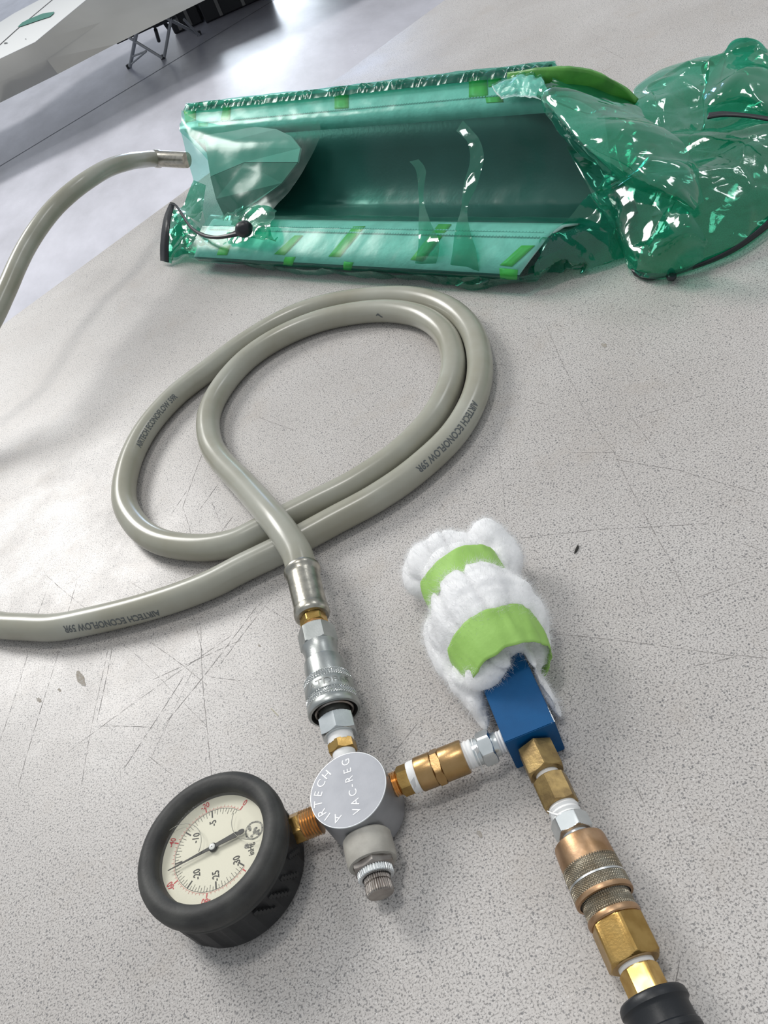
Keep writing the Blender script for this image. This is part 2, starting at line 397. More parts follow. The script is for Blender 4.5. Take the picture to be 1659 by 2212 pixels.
n4 = noise_n(16, 6, .7); mr = N(nt, 'ShaderNodeMapRange'); mr.inputs['From Min'].default_value = .3; mr.inputs['From Max'].default_value = .7
mr.inputs['To Min'].default_value = .30; mr.inputs['To Max'].default_value = .46; nt.links.new(n4.outputs['Fac'], mr.inputs['Value'])
nt.links.new(mr.outputs[0], p.inputs['Roughness'])
p.inputs['Specular IOR Level'].default_value = .5
bb = N(nt, 'ShaderNodeBump'); bb.inputs['Strength'].default_value = .12; bb.inputs['Distance'].default_value = .0004
nt.links.new(n1.outputs['Fac'], bb.inputs['Height']); nt.links.new(bb.outputs[0], p.inputs['Normal'])

# floor
m, nt, p = mat_new('polished_painted_floor'); M['floor'] = m
tc = N(nt, 'ShaderNodeTexCoord'); mp = N(nt, 'ShaderNodeMapping'); mp.inputs['Scale'].default_value = (1, .45, 1); mp.inputs['Rotation'].default_value = (0, 0, .5)
nt.links.new(tc.outputs['Object'], mp.inputs[0])
nz = N(nt, 'ShaderNodeTexNoise'); nz.inputs['Scale'].default_value = 3.2; nz.inputs['Detail'].default_value = 7; nz.inputs['Roughness'].default_value = .65
nt.links.new(mp.outputs[0], nz.inputs['Vector'])
r = ramp(nt, [(.32, (.50, .50, .55)), (.66, (.66, .66, .73))]); nt.links.new(nz.outputs['Fac'], r.inputs[0]); nt.links.new(r.outputs[0], p.inputs['Base Color'])
mr = N(nt, 'ShaderNodeMapRange'); mr.inputs['To Min'].default_value = .38; mr.inputs['To Max'].default_value = .22
nt.links.new(nz.outputs['Fac'], mr.inputs['Value']); nt.links.new(mr.outputs[0], p.inputs['Roughness'])

# ------------------------------------------------------------------ the floor and the worktable
o = obj('floor', [(-14, -6, 0), (14, -6, 0), (14, 24, 0), (-14, 24, 0)], [(0, 1, 2, 3)], M['floor'], smooth=None); tag(o, kind='structure')
a, b = atf(560, 20), atf(180, 250)
d = (b - a); a = a - d * 1.2; b = b + d * .6; w = Vector((-d.y, d.x, 0)).normalized() * .006
o = obj('trim_1', [a - w + Vector((0, 0, .001)), b - w + Vector((0, 0, .001)), b + w + Vector((0, 0, .001)), a + w + Vector((0, 0, .001))], [(0, 1, 2, 3)], pbr('dark_floor_line', (.22, .22, .25), .6), smooth=None)  # thin dark line lying on the floor
tag(o, kind='structure')

E0 = at(0, 705); E1 = at(960, 0); eu = (E1 - E0).normalized(); ev = Vector((eu.y, -eu.x, 0))
TA = E0 - eu * 1.2; TL, TW, TH = 3.1, 1.24, .032
tb = thing('worktable', 'large speckled grey worktable with a scratched laminate top', 'table', (TA + eu * TL / 2 + ev * TW / 2) * 1.0 - Vector((0, 0, TZ)))
mb = MB(); bev = .002
P = [TA, TA + eu * TL, TA + eu * TL + ev * TW, TA + ev * TW]; cen = sum(P, Vector()) / 4
def ring(inset, z): return [q + (cen - q).normalized() * inset * 1.4 + Vector((0, 0, z)) for q in P]
rs = ring(bev, 0) + ring(0, -bev) + ring(0, -TH + bev) + ring(bev, -TH)
fs = [(0, 3, 2, 1)] if False else [(3, 2, 1, 0)]
for k in range(3):
    for i in range(4): fs.append((k * 4 + i, k * 4 + (i + 1) % 4, (k + 1) * 4 + (i + 1) % 4, (k + 1) * 4 + i))
fs.append((12, 13, 14, 15))
ot = obj('tabletop', rs, fs, M['top'], tb, smooth=None)
mleg = pbr('painted_steel_leg', (.25, .26, .27), .5, .3)
mb = MB(); zc = Vector((0, 0, -TH - .04))
for (s0, t0, s1, t1) in ((.1, .1, TL - .1, .1), (.1, TW - .1, TL - .1, TW - .1), (.1, .1, .1, TW - .1), (TL - .1, .1, TL - .1, TW - .1)):
    a = TA + eu * s0 + ev * t0 + zc; b = TA + eu * s1 + ev * t1 + zc; dd = (b - a).normalized()
    mb.box((a + b) / 2, dd * ((b - a).length / 2 + .02), Vector((-dd.y, dd.x, 0)) * .02, Vector((0, 0, .04)))
mb.build('frame', mleg, tb, smooth=None)
for s0 in (.12, TL - .12):
    for t0 in (.12, TW - .12):
        mb = MB(); c0 = TA + eu * s0 + ev * t0; c0 = Vector((c0.x, c0.y, (TZ - TH - .08) / 2))
        mb.box(c0, eu * .03, ev * .03, Vector((0, 0, (TZ - TH - .08) / 2))); mb.build('leg', mleg, tb, smooth=None)

# score marks on the top (photo pixels), thin broken lines
SC = [((440, 975), (395, 1095)), ((395, 1095), (410, 1155)), ((405, 1060), (372, 1110)), ((472, 1045), (430, 1100)), ((455, 1085), (475, 1130)), ((505, 1115), (480, 1148)),
      ((405, 1290), (438, 1420)), ((432, 1352), (440, 1480)), ((438, 1440), (455, 1690)), ((270, 1395), (448, 1565)), ((320, 1385), (448, 1480)), ((590, 1290), (470, 1440)),
      ((555, 1310), (360, 1560)), ((500, 1370), (150, 1620)), ((420, 1445), (325, 1635)), ((395, 1460), (270, 1660)), ((210, 1570), (335, 1572)), ((318, 1632), (370, 1670)),
      ((232, 1400), (175, 1700)), ((125, 1405), (40, 1700)), ((60, 1410), (0, 1600)), ((105, 1260), (60, 1390)), ((165, 1255), (130, 1395)), ((100, 1240), (200, 1330)), ((455, 1460), (520, 1468)),
      ((560, 1300), (660, 1360)), ((285, 1260), (330, 1290)), ((240, 1400), (210, 1560)), ((520, 1380), (330, 1470)),
      ((1180, 700), (1250, 860)), ((1250, 860), (1330, 985)), ((1330, 985), (1440, 1200)), ((1440, 1200), (1495, 1310)), ((1058, 860), (1095, 1125)), ((1320, 1140), (1120, 1165)),
      ((1320, 1140), (1530, 1130)), ((1330, 990), (1480, 1018)), ((1480, 1018), (1659, 1070)), ((1330, 975), (1235, 978)), ((1370, 905), (1530, 850)), ((1350, 880), (1430, 985)),
      ((1200, 1370), (1590, 1415)), ((1590, 1415), (1659, 1420)), ((1590, 1415), (1480, 1440)), ((1620, 1250), (1500, 1290)), ((1380, 1270), (1400, 1330)), ((1130, 860), (1180, 875)),
      ((940, 1180), (1010, 1195)), ((1000, 965), (1075, 962)), ((1000, 690), (1080, 700)), ((1110, 790), (1060, 785)), ((1659, 1195), (1560, 1160)), ((640, 740), (700, 800)), ((560, 900), (640, 930)),
      ((840, 1640), (900, 1560)), ((620, 1800), (590, 1780)), ((1455, 2130), (1470, 2060)), ((1370, 1690), (1390, 1740)), ((1180, 220), (1330, 140)), ((1300, 100), (1350, 130))]
mb = MB(); rr = random.Random(5)
for a, b in SC:
    A, B = at(*a, .00012), at(*b, .00012); L = (B - A).length; d = (B - A) / L; nrm = Vector((-d.y, d.x, 0)); s = 0; wv = rr.random() * 6
    base = rr.uniform(.00010, .00021)
    while s < L:
        l = min(rr.uniform(.004, .016), L - s); n = max(2, int(l / .003)); vs = []; fs = []
        for i in range(n + 1):
            q = s + l * i / n; c0 = A + d * q + nrm * (sin(q * 40 + wv) * .0008 + rr.uniform(-.00012, .00012)); hw = base * rr.uniform(.5, 1.3) * (0.25 if i in (0, n) else 1)
            vs += [c0 - nrm * hw, c0 + nrm * hw]
        for i in range(n): fs.append((2 * i, 2 * i + 2, 2 * i + 3, 2 * i + 1))
        mb.add(vs, fs); s += l + rr.uniform(0, .0018)
o = mb.build('score_marks', M['scratch'], tb, smooth=None); tag(o, kind='stuff')
mb = MB()
for (px, py, w, h) in ((174, 1466, 9, 15), (128, 1490, 3, 4), (84, 1512, 5, 5), (1305, 745, 6, 4), (1036, 1802, 5, 9), (560, 1395, 3, 3)):
    n = 14; c0 = at(px, py, .00015); vs = [c0]
    for k in range(n):
        q = 2 * pi * k / n; f = rr.uniform(.7, 1.25); vs.append(at(px + cos(q) * w * f + sin(q) * h * .4, py + sin(q) * h * f, .00015))
    mb = MB(); mb.add(vs, [(0, k + 1, (k + 1) % n + 1) for k in range(n)]); mb.build('stain', M['stain'], tb, smooth=None)

# dark splinter lying on the top
mb = MB(); A, B = at(1241, 1196, .0006), at(1249, 1177, .0008)
mb.tube([A, A.lerp(B, .3), A.lerp(B, .7), B], [.0002, .0007, .0006, .0002], 6)
A, B = at(1245, 1192, .0006), at(1251, 1178, .0008); mb.tube([A, A.lerp(B, .5), B], [.0002, .0004, .0001], 6)
tag(mb.build('splinter', M['debris'], smooth=None), 'tiny black splinter lying alone on the table right of the white batting', 'splinter')
mb = MB(); mb.tube([at(585, 1530, .0004), at(592, 1537, .0006), at(601, 1546, .0004)], .00018, 5)
tag(mb.build('fibre', pbr('straw', (.5, .48, .3), .7), smooth=None), 'tiny pale straw-coloured fibre on the table left of the knurled coupler', 'fibre')
# ------------------------------------------------------------------ the hose
HR = .0101; HL = .0103
hp = [(652, 1236, .0262), (642, 1197, .0285), (613, 1150, .0300), (580, 1108, .0275), (525.6, 1046, .0185), (477, 995, .0120), (453, 950, HL), (452, 893, HL), (482, 833, HL), (536, 774, HL), (612, 725, HL),
      (705, 689, HL), (813, 672, HL), (900, 681, HL), (955, 715, HL), (978, 768, HL), (971, 833, HL), (931, 909, HL), (861, 980, HL), (770, 1042, HL), (688, 1084, HL), (612, 1122, HL), (560, 1148, HL), (504, 1173, HL),
      (428, 1183, HL), (346.5, 1170, HL), (295, 1134, HL), (268, 1077, HL), (279, 1001.5, HL), (317, 925.5, HL), (379, 855, HL), (456, 795, HL), (525, 744, HL), (607, 695, HL), (688, 663, HL), (786, 645.6, HL),
      (884, 643, HL), (962, 663, HL), (1014, 708, HL), (1036, 773, HL), (1028, 850, HL), (983, 934, HL), (903, 1012, HL), (815, 1074, HL), (715.5, 1128, HL), (612, 1184, HL), (525.6, 1226, HL), (462, 1259, HL), (400, 1284, HL),
      (343, 1303, HL), (280, 1321, HL), (200, 1340, HL), (120, 1355, HL), (55, 1354, HL), (0, 1350, HL), (-60, 1334, HL), (-130, 1300, HL), (-195, 1230, HL), (-225, 1130, .014), (-205, 1020, .026), (-150, 900, .046), (-80, 790, .068), (-22, 700, .085), (12.7, 629, .094),
      (35, 578, .100), (57, 534, .105), (85, 490, .110), (117, 450, .113), (152, 417, .115), (190, 388.6, .113), (234, 363, .104), (278.5, 349, .090), (316, 344, .070), (340, 343, .058)]
HP = resample(spline([at(*q) for q in hp], 1400), .0028)
HP = [Vector((q.x, q.y, max(q.z, TZ + HR + .0001))) for q in HP]
nH = len(HP); hoseT = []; hoseA = []; hoseB = []
for i in range(nH):
    t = (HP[min(i + 1, nH - 1)] - HP[max(i - 1, 0)]).normalized(); a = t.cross(Vector((0, 0, 1))).normalized()
    hoseT.append(t); hoseA.append(a); hoseB.append(a.cross(t))
hose = thing('vacuum_hose', 'long coiled beige-grey vinyl hose looping on the table and up to the green bag', 'hose', Vector((HP[90].x, HP[90].y, TZ)))
sg = 28; vs = []
for i in range(nH):
    for k in range(sg):
        q = 2 * pi * k / sg; vs.append(HP[i] + (hoseA[i] * cos(q) + hoseB[i] * sin(q)) * HR)
fs = [(i * sg + k, i * sg + (k + 1) % sg, (i + 1) * sg + (k + 1) % sg, (i + 1) * sg + k) for i in range(nH - 1) for k in range(sg)]
hose_tube = obj('tube', vs, fs, M['hose'], hose, smooth=180)
def hose_surf(s, ph, off=.0):
    i = max(0, min(nH - 2, int(s))); u = s - i
    a = hoseA[i].lerp(hoseA[i + 1], u); b = hoseB[i].lerp(hoseB[i + 1], u)
    return HP[i].lerp(HP[i + 1], u) + (a * cos(ph) + b * sin(ph)) * (HR + off)
def hose_find(px, py, lo, hi):
    best = None
    for i in range(lo, hi):
        for k in range(-30, 90):
            ph = k * pi / 60
            p = hose_surf(i, ph); q = proj(p)
            n = (p - HP[i]).normalized()
            if n.dot(EYE - p) < 0: continue
            e = (q[0] - px) ** 2 + (q[1] - py) ** 2
            if best is None or e < best[0]: best = (e, i, ph)
    return best[1], best[2]
def hrange(px, py, h=HL):
    c = at(px, py, h); return min(range(nH), key=lambda i: (HP[i] - c).length)
HT = text_shape('AIRTECH ECONOFLOW 59R', .028, 4)
def hose_text(p0, p1, height):
    i0 = hrange(*p0); i1 = hrange(*p1)
    s0, f0 = hose_find(*p0, max(0, i0 - 12), i0 + 12); s1, f1 = hose_find(*p1, max(0, i1 - 12), i1 + 12)
    vs2, fs2, w = HT; out = []; sgn = 1 if s1 > s0 else -1
    for x, y in vs2:
        u = x / w; s = s0 + (s1 - s0) * u; ph = f0 + (f1 - f0) * u
        # up = N x D ; rotating by +phi moves along N x (-T)
        ph += (y - .5) * height / HR * sgn
        out.append(hose_surf(s, ph, .00006))
    return out, fs2
mi = M['ink_grey']
for p0, p1, hh in (((343, 1326), (137, 1361), .0054), ((1028, 868), (901, 1018), .0054), ((298, 966), (379, 853), .0054)):
    v_, f_ = hose_text(p0, p1, hh); o = obj('printed_lettering', v_, f_, mi, hose_tube, smooth=None)
    tag(o, 'dark grey printed lettering')
# small dark scuff on the inner loop
s0, f0 = hose_find(822, 682, hrange(813, 672) - 12, hrange(813, 672) + 12)
mb = MB(); vs = []; n = 8
for i in range(n + 1):
    u = i / n; wv = .05 + .05 * sin(u * pi); off = .12 * sin(u * 5)
    vs += [hose_surf(s0 - 1.4 + 2.6 * u, f0 + off - wv, .00007), hose_surf(s0 - 1.4 + 2.6 * u, f0 + off + wv, .00007)]
mb.add(vs, [(2 * i, 2 * i + 1, 2 * i + 3, 2 * i + 2) for i in range(n)]); mb.build('scuff_mark', M['ink_grey'], hose_tube, smooth=None)

# ------------------------------------------------------------------ chain A: hose end, quick coupler, nipple
hA0, hA1 = .0262, .0150
CA = Chain((652.7, 1233), hA0, (746, 1640), hA1)
def pa(y): return (652.7 + (y - 1233) * (93.3 / 407), y)
CA.round('ferrule', [(pa(1229), 33), (pa(1229), 38), (pa(1231), 40), (pa(1236), 40.5), (pa(1239), 39), (pa(1243), 36.5), (pa(1247), 36), (pa(1262), 36), (pa(1300), 36.5), (pa(1312), 36.8), (pa(1315), 37.5), (pa(1318), 39.2), (pa(1327), 39.5), (pa(1331), 38.5), (pa(1334), 35), (pa(1335), 26)], M['steel'], hose)
CA.hex('swivel_nut', pa(1335), pa(1351), 30.5, M['brass_bright'], hose, .82)
CA.thread('brass_thread', pa(1350), pa(1364), 26, M['copper'], hose)
# far end of the hose
far = HP[-1]; ft = hoseT[-1]
CF = Chain((334, 342.5), .060, (412, 346), .050)
CF.round('ferrule', [((336, 342), 15), ((337, 342), 18.5), ((344, 342), 18.5), ((347, 342), 16.5), ((398, 345), 16.8), ((404, 345), 16)], M['steel'], hose, 40)

qc = thing('quick_coupler', 'zinc-plated knurled quick coupler joining the hose ferrule to the aluminium regulator', 'coupler', Vector((*(at(707, 1480, .015).xy), TZ)))
CA.hex('hex_body', pa(1361), pa(1399), 42.5, M['zinc'], qc, .62)
CA.round('neck', [(pa(1398), 40), (pa(1403), 38), (pa(1410), 36.8), (pa(1418), 36.5), (pa(1428), 37.2), (pa(1430), 38.5), (pa(1431), 42), (pa(1433), 43), (pa(1470), 44.5)], M['zinc'], qc, smooth=22)
CA.knurl('knurled_ring', [(pa(1469), 50), (pa(1472), 52.5), (pa(1486), 54)], M['knurl_zinc'], qc, 60, .0007, 14)
slv = CA.round('sleeve', [(pa(1485), 53), (pa(1486), 53.6), (pa(1509), 55.6), (pa(1510), 55)], M['zinc'], qc, 96)
CA.knurl('knurled_ring', [(pa(1509), 55.5), (pa(1525), 57)], M['knurl_zinc'], qc, 60, .0007, 14)
CA.round('sleeve_lip', [(pa(1524), 56), (pa(1525.5), 57.3), (pa(1537), 58), (pa(1540), 56.5), (pa(1541), 51), (pa(1528), 48)], M['zinc'], qc, 96, cap1=False)
CA.round('inner_seal', [(pa(1520), 49), (pa(1526), 48.5)], M['dark'], qc, 64)
CA.round('locking_ring', [(pa(1524), 44), (pa(1538), 43), (pa(1540), 40), (pa(1536), 36), (pa(1530), 35)], M['nickel'], qc, 64)
CA.round('plug_stem', [(pa(1528), 34), (pa(1548), 34), (pa(1552), 36)], M['zinc'], qc, 64)
CA.hex('plug_nut', pa(1551), pa(1590), 42, M['zinc_bright'], qc, .17)
# faint stamped characters on the sleeve
vt, ft_, wt = text_shape('ATDB65', .01, 2); sm = (CA.m(pa(1486)) + CA.m(pa(1509))) / 2; Rs = CA.r(pa(1498), 54.7); an, bn = basis(CA.d)
out = []
for x, y in vt:
    u = (x - wt / 2) * .0046 * 1.15; z = sm - (y - .5) * .0046
    ang = u / Rs + .30                      # read against the axis
    out.append(CA.A + CA.d * z + (an * cos(ang) - bn * sin(ang)) * (Rs + .0001))
obj('stamped_lettering', out, [tuple(reversed(f)) for f in ft_], pbr('stamp_shadow', (.28, .29, .28), .5, .8), slv, smooth=None)

# ------------------------------------------------------------------ the regulator
nr = Vector((-.012, .06, .998)).normalized()
rt_h = .0282; rc = at(751.4, 1704.4, rt_h); rR = .0205 * ((rt_h - CAMH) / ray(751.4, 1704.4).z) / .42 * 1.005
LB = rt_h / nr.z - .0012
reg = thing('vacuum_regulator', 'round aluminium vacuum regulator body with engraved lettering between the gauge and the blue block', 'regulator', Vector((rc.x, rc.y, TZ)))
mb = MB(); lathe(mb, rc, -nr, [(.0, rR * .985), (.0, rR * .985), (.0004, rR), (LB, rR), (LB + .0003, rR * .99)], 128, cap0=False); mb.build('body', M['alu'], reg, 30)
mb = MB(); lathe(mb, rc, nr, [(-.0002, rR * .99), (.0001, rR * .985)], 128, cap0=False); topf = mb.build('top_face', M['alu_top'], reg, None)
mb = MB(); lathe(mb, rc, nr, [(-.0004, rR * 1.003), (.0001, rR * .997), (.00012, rR * .983), (0, rR * .98)], 128, cap0=False, cap1=False); mb.build('polished_edge', M['wear'], reg, 60)
def on_plane(px, py, O, n):
    d = ray(px, py); return EYE + d * ((O - EYE).dot(n) / d.dot(n))
def place_text(ch, px, py, udir, hpx, O, n, out, fs, bold=.0, wide=1.0, lift=.0002, hm=None):
    """a letter centred on pixel, its up pointing along udir (photo pixels)"""
    c0 = on_plane(px, py, O, n); c1 = on_plane(px + udir[0], py + udir[1], O, n); u = (c1 - c0).normalized(); r_ = u.cross(n)
    v, f, w = text_shape(ch, bold); k0 = len(out)
    if hm is None:
        L = sqrt(udir[0] ** 2 + udir[1] ** 2); hm = (on_plane(px + udir[0] / L * hpx, py + udir[1] / L * hpx, O, n) - c0).length
    for x, y in v: out.append(c0 + r_ * ((x - w / 2) * hm * wide) + u * ((y - .5) * hm) + n * lift)
    fs += [tuple(i + k0 for i in q) for q in f]
out, fs = [], []
for ch, x, y, ux, uy in (('A', 430, 940, -30, 85), ('I', 315, 915, -50, 70), ('R', 247, 862, -75, 45), ('T', 203, 758, -90, 20), ('E', 205, 636, -90, -5), ('C', 237, 512, -85, -35), ('H', 305, 405, -70, -60)):
    place_text(ch, 650 + x / 5.528, 1600 + y / 5.528, (ux, uy), 19, rc, nr, out, fs, .0, .95, hm=.0047)
for ch, x, y in (('V', 662, 842), ('A', 645, 738), ('C', 618, 625), ('-', 597, 545), ('R', 573, 462), ('E', 553, 362), ('G', 533, 262)):
    place_text(ch, 650 + x / 5.528, 1600 + y / 5.528, (-80, 28), 19, rc, nr, out, fs, .0, .95, hm=.0044)
obj('engraved_lettering', out, fs, M['engrave'], topf, smooth=None)
# top port: nipple with tape
CA.round('thread_tape', [(pa(1586), 27), (pa(1590), 29), (pa(1594), 28), (pa(1598), 29), (pa(1603), 28), (pa(1607), 28.5)], M['ptfe'], reg)
CA.hex('nipple_hex', pa(1604), pa(1626), 32, M['brass'], reg, .0)
CA.round('thread_tape', [(pa(1624), 25), (pa(1628), 25.5), (pa(1638), 25), (pa(1660), 24)], M['ptfe'], reg)

# adjusting knob, lower right
CE = Chain((789, 1798), .0145, (824, 1938), .0135)
def pe(y): return (789 + (y - 1798) * .25, y)
CE.round('thread', [(pe(1780), 38), (pe(1796), 39), (pe(1799), 40), (pe(1803), 38.5), (pe(1806), 40), (pe(1812), 40)], pbr('grey_thread_paste', (.50, .50, .47), .6, bump=.3, bscale=400), reg)
CE.round('bushing', [(pe(1806), 40), (pe(1808), 50), (pe(1812), 53.5), (pe(1835), 54.5), (pe(1858), 55), (pe(1866), 53), (pe(1867), 44), (pe(1862), 42)], M['putty'], reg)
CE.hex('jam_nut', pe(1858), pe(1881), 49, M['nickel'], reg, .25)
def fl(n, amp): return lambda q, s, r: r - amp * (0.5 + 0.5 * cos(q * n)) ** 2
CE.round('knurled_locking_ring', [(pe(1877), 37), (pe(1879), 40), (pe(1894), 40.5), (pe(1896), 39), (pe(1897), 33), (pe(1893), 31)], M['silver'], reg, 240, fl(40, .0006), 20)
CE.round('dark_gap', [(pe(1890), 30), (pe(1899), 27)], M['dark'], reg, 32)
CE.round('adjusting_knob', [(pe(1895), 27), (pe(1897), 29.5), (pe(1907), 30), (pe(1908), 27.5), (pe(1912), 27.5), (pe(1913), 30.5), (pe(1926), 31), (pe(1930), 30.5), (pe(1932.5), 28.5), (pe(1933), 10)], M['nickel'], reg, 240, fl(34, .0005), 20)

# ------------------------------------------------------------------ the gauge
gn = Vector((.01, .055, .998)).normalized(); gh = .0385
gc = at(446, 1817, gh); gR = .0396
pstem0 = at(600, 1806, .0135); pstem1 = at(715, 1758, .0140)
gdn = (pstem1 - pstem0); gdn = (gdn - gn * gdn.dot(gn)).normalized(); gup = -gdn; grt = gup.cross(gn)
gau = thing('pressure_gauge', 'round cream-faced vacuum gauge in a black rubber boot lying left of the regulator', 'gauge', Vector((gc.x, gc.y, TZ)))
k = gR / .0402
prof = [(-.0085, .0288), (-.0070, .0289), (-.0030, .0294), (-.0012, .0303), (-.0004, .0318), (.0002, .0336), (.0003, .0352), (-.0002, .0366), (-.0010, .0376), (-.0014, .0380), (-.0018, .0386), (-.0030, .0395), (-.0055, .0400), (-.0085, .0400), (-.0102, .0394), (-.0108, .0384), (-.0112, .0386), (-.0118, .0392), (-.0132, .0390)]
mb = MB(); lathe(mb, gc, gn, [(s * k, r * k) for s, r in prof], 144, ref=gup, cap0=False, cap1=False); mb.build('rubber_bezel', M['rubber'], gau, 60)
GT = gh / gn.z - .0022
def rib(q, s, r):
    if s > -.014 * k or s < -GT + .0005: return r
    c = 0.5 + 0.5 * cos(q * 20); return r + .0011 * (1 if c > .62 else (0 if c < .38 else (c - .38) / .24)) - .0002
ss = [-.0130 - (GT - .0130) * i / 10 for i in range(11)]
prof = [(ss[0], .0386)] + [(s, .0376 - .0008 * i / 10) for i, s in enumerate(ss)][1:] + [(-GT - .0004, .0352)]
mb = MB(); lathe(mb, gc, gn, [(s, r * k) for s, r in prof], 240, rf=rib, ref=gup, cap0=False); boot = mb.build('rubber_boot_side', M['rubber_side'], gau, 30)
# moulded slots in the boot side
mb = MB()
for a0, l0 in ((-38, .010), (-52, .010), (-22, .007), (-66, .008)):
    q = radians(a0 - 90)
    for j in range(6):
        dv = (grt * cos(q + j * .035) + gup * sin(q + j * .035)); tv = gn.cross(dv)
        mb.box(gc + dv * (.0386 * k) - gn * (.0165 + j * l0 * .22), dv * .0006, tv * .0011, gn * .0012)
mb.build('boot_slot', M['dark'], boot, smooth=None)
def gpt(x, y, z): return gc + grt * x + gup * y + gn * z
def gdisc(name, r, z, mat, cx=0, cy=0, seg=96, r0=0):
    vs = [gpt(cx + r * cos(2 * pi * i / seg), cy + r * sin(2 * pi * i / seg), z) for i in range(seg)]
    if r0: 
        vs += [gpt(cx + r0 * cos(2 * pi * i / seg), cy + r0 * sin(2 * pi * i / seg), z) for i in range(seg)]
        return vs, [(i, (i + 1) % seg, seg + (i + 1) % seg, seg + i) for i in range(seg)]
    return vs, [tuple(range(seg))]
DZ = -.0082 * k; RA = .0216 * k
v_, f_ = gdisc('d', .0302 * k, DZ, None); dial = obj('dial_face', v_, f_, M['dial'], gau, smooth=None)
def polar(a, r): q = radians(90 - a); return r * cos(q), r * sin(q)
def tick(mb, a, r0, r1, w):
    x0, y0 = polar(a, r0); x1, y1 = polar(a, r1); tx, ty = polar(a + 90, w / 2)
    mb.add([gpt(x0 - tx, y0 - ty, DZ + .00012), gpt(x1 - tx, y1 - ty, DZ + .00012), gpt(x1 + tx, y1 + ty, DZ + .00012), gpt(x0 + tx, y0 + ty, DZ + .00012)], [(0, 1, 2, 3)])
mbk = MB(); mbr = MB()
for i in range(0, 61):
    a = 135 - i * 4.5
    if i % 10 == 0 and i > 0: tick(mbk, a, RA - .0040, RA, .0007)
    elif i > 0: tick(mbk, a, RA - (.0031 if i % 2 == 0 else .0020), RA, .00018)
for i in range(60):      # arc line
    a0, a1 = 135 - i * 4.5, 135 - (i + 1) * 4.5
    p0, p1, p2, p3 = polar(a0, RA - .00012), polar(a1, RA - .00012), polar(a1, RA + .00006), polar(a0, RA + .00006)
    mbk.add([gpt(*p0, DZ + .0001), gpt(*p1, DZ + .0001), gpt(*p2, DZ + .0001), gpt(*p3, DZ + .0001)], [(0, 1, 2, 3)])
    p0, p1, p2, p3 = polar(a0, RA + .0005), polar(a1, RA + .0005), polar(a1, RA + .00062), polar(a0, RA + .00062)
    mbr.add([gpt(*p0, DZ + .0001), gpt(*p1, DZ + .0001), gpt(*p2, DZ + .0001), gpt(*p3, DZ + .0001)], [(0, 1, 2, 3)])
for i in range(0, 51):
    a = 135 - i * 2 * 2.657
    if i % 10 == 0: tick(mbr, a, RA + .0005, RA + .0028, .0006)
    else: tick(mbr, a, RA + .0005, RA + (.0019 if i % 5 == 0 else .0015), .00014)
mbk.build('black_scale', M['ink'], dial, smooth=None); mbr.build('red_scale', M['ink_red'], dial, smooth=None)
def gtext(txt, x, y, ang, h, out, fs, wide=.8, bold=.012):
    v, f, w = text_shape(txt, bold); k0 = len(out); ca, sa = cos(ang), sin(ang)
    for vx, vy in v:
        lx = (vx - w / 2) * h * wide; ly = (vy - .5) * h; out.append(gpt(x + lx * ca - ly * sa, y + lx * sa + ly * ca, DZ + .00015))
    fs += [tuple(i + k0 for i in q) for q in f]
out, fs = [], []
for n_, rr_ in ((5, .0142), (10, .0140), (20, .0142), (25, .0148), (30, .0162)):
    a = 135 - n_ * 9; x, y = polar(a, rr_ * k); gtext('-%d' % n_, x, y, 0 if n_ != 10 else -.25, .0038, out, fs)
gtext('inHg', *polar(-157, .0208), 0, .0031, out, fs)
obj('black_numerals', out, fs, M['ink'], dial, smooth=None)
out, fs = [], []
for n_ in (0, 20, 40, 60, 80):
    a = 135 - n_ * 2.657; x, y = polar(a, RA + .0048)
    gtext('-%d' % n_ if n_ else '0', x, y, radians(-a), .0033, out, fs)
obj('red_numerals', out, fs, M['ink_red'], dial, smooth=None)
# worn round emblem near the stem
v_, f_ = gdisc('e', .0049, DZ + .0001, None, .0012, -.0218, 40, .0040); mb = MB(); mb.add(v_, f_)
rg = random.Random(3)
for i in range(16):
    x = .0012 + rg.uniform(-.0030, .0030); y = -.0218 + rg.uniform(-.0026, .0026); r_ = rg.uniform(.0004, .0011); n = 9
    mb.add([gpt(x + cos(2 * pi * j / n) * r_ * rg.uniform(.6, 1.3), y + sin(2 * pi * j / n) * r_ * rg.uniform(.6, 1.3), DZ + .00013 + i * 2e-6) for j in range(n)], [tuple(range(n))])
v_, f_ = gdisc('e2', .0013, DZ + .0001, None, -.0056, -.0172, 20); mb.add(v_, f_)
mb.build('worn_emblem', pbr('worn_print', (.07, .07, .07), .5, vscale=900, col2=(.45, .44, .38)), dial, smooth=None)
# needle: about 16.5 inHg
na = 135 - 15.8 * 9; nx, ny = polar(na, 1); txn, tyn = polar(na + 90, 1); NZ = -.0062 * k
pts = [(-.0178, .0006), (-.0168, .0013), (-.0152, .0014), (-.0145, .0009), (-.013, .0015), (-.002, .0010), (.002, .0009), (.013, .0005), (.0248, .0002)]
vs = [gpt(nx * s * k + txn * w, ny * s * k + tyn * w, NZ) for s, w in pts] + [gpt(nx * s * k - txn * w, ny * s * k - tyn * w, NZ) for s, w in reversed(pts)]
n = len(vs); vs2 = vs + [v - gn * .0003 for v in vs]
ndl = obj('needle', vs2, [tuple(range(n))] + [tuple(reversed(range(n, 2 * n)))] + [(i, (i + 1) % n, n + (i + 1) % n, n + i) for i in range(n)], M['ink'], gau, smooth=None)
mb = MB(); lathe(mb, gpt(0, 0, NZ - .0012), gn, [(0, .0022), (.0010, .0022), (.0012, .0019)], 32); mb.build('needle_hub', M['ink'], ndl)
mb = MB(); lathe(mb, gpt(0, 0, NZ), gn, [(0, .0016), (.0005, .0016), (.0007, .0012)], 32); mb.build('hub_cap', M['white_panel'], ndl)
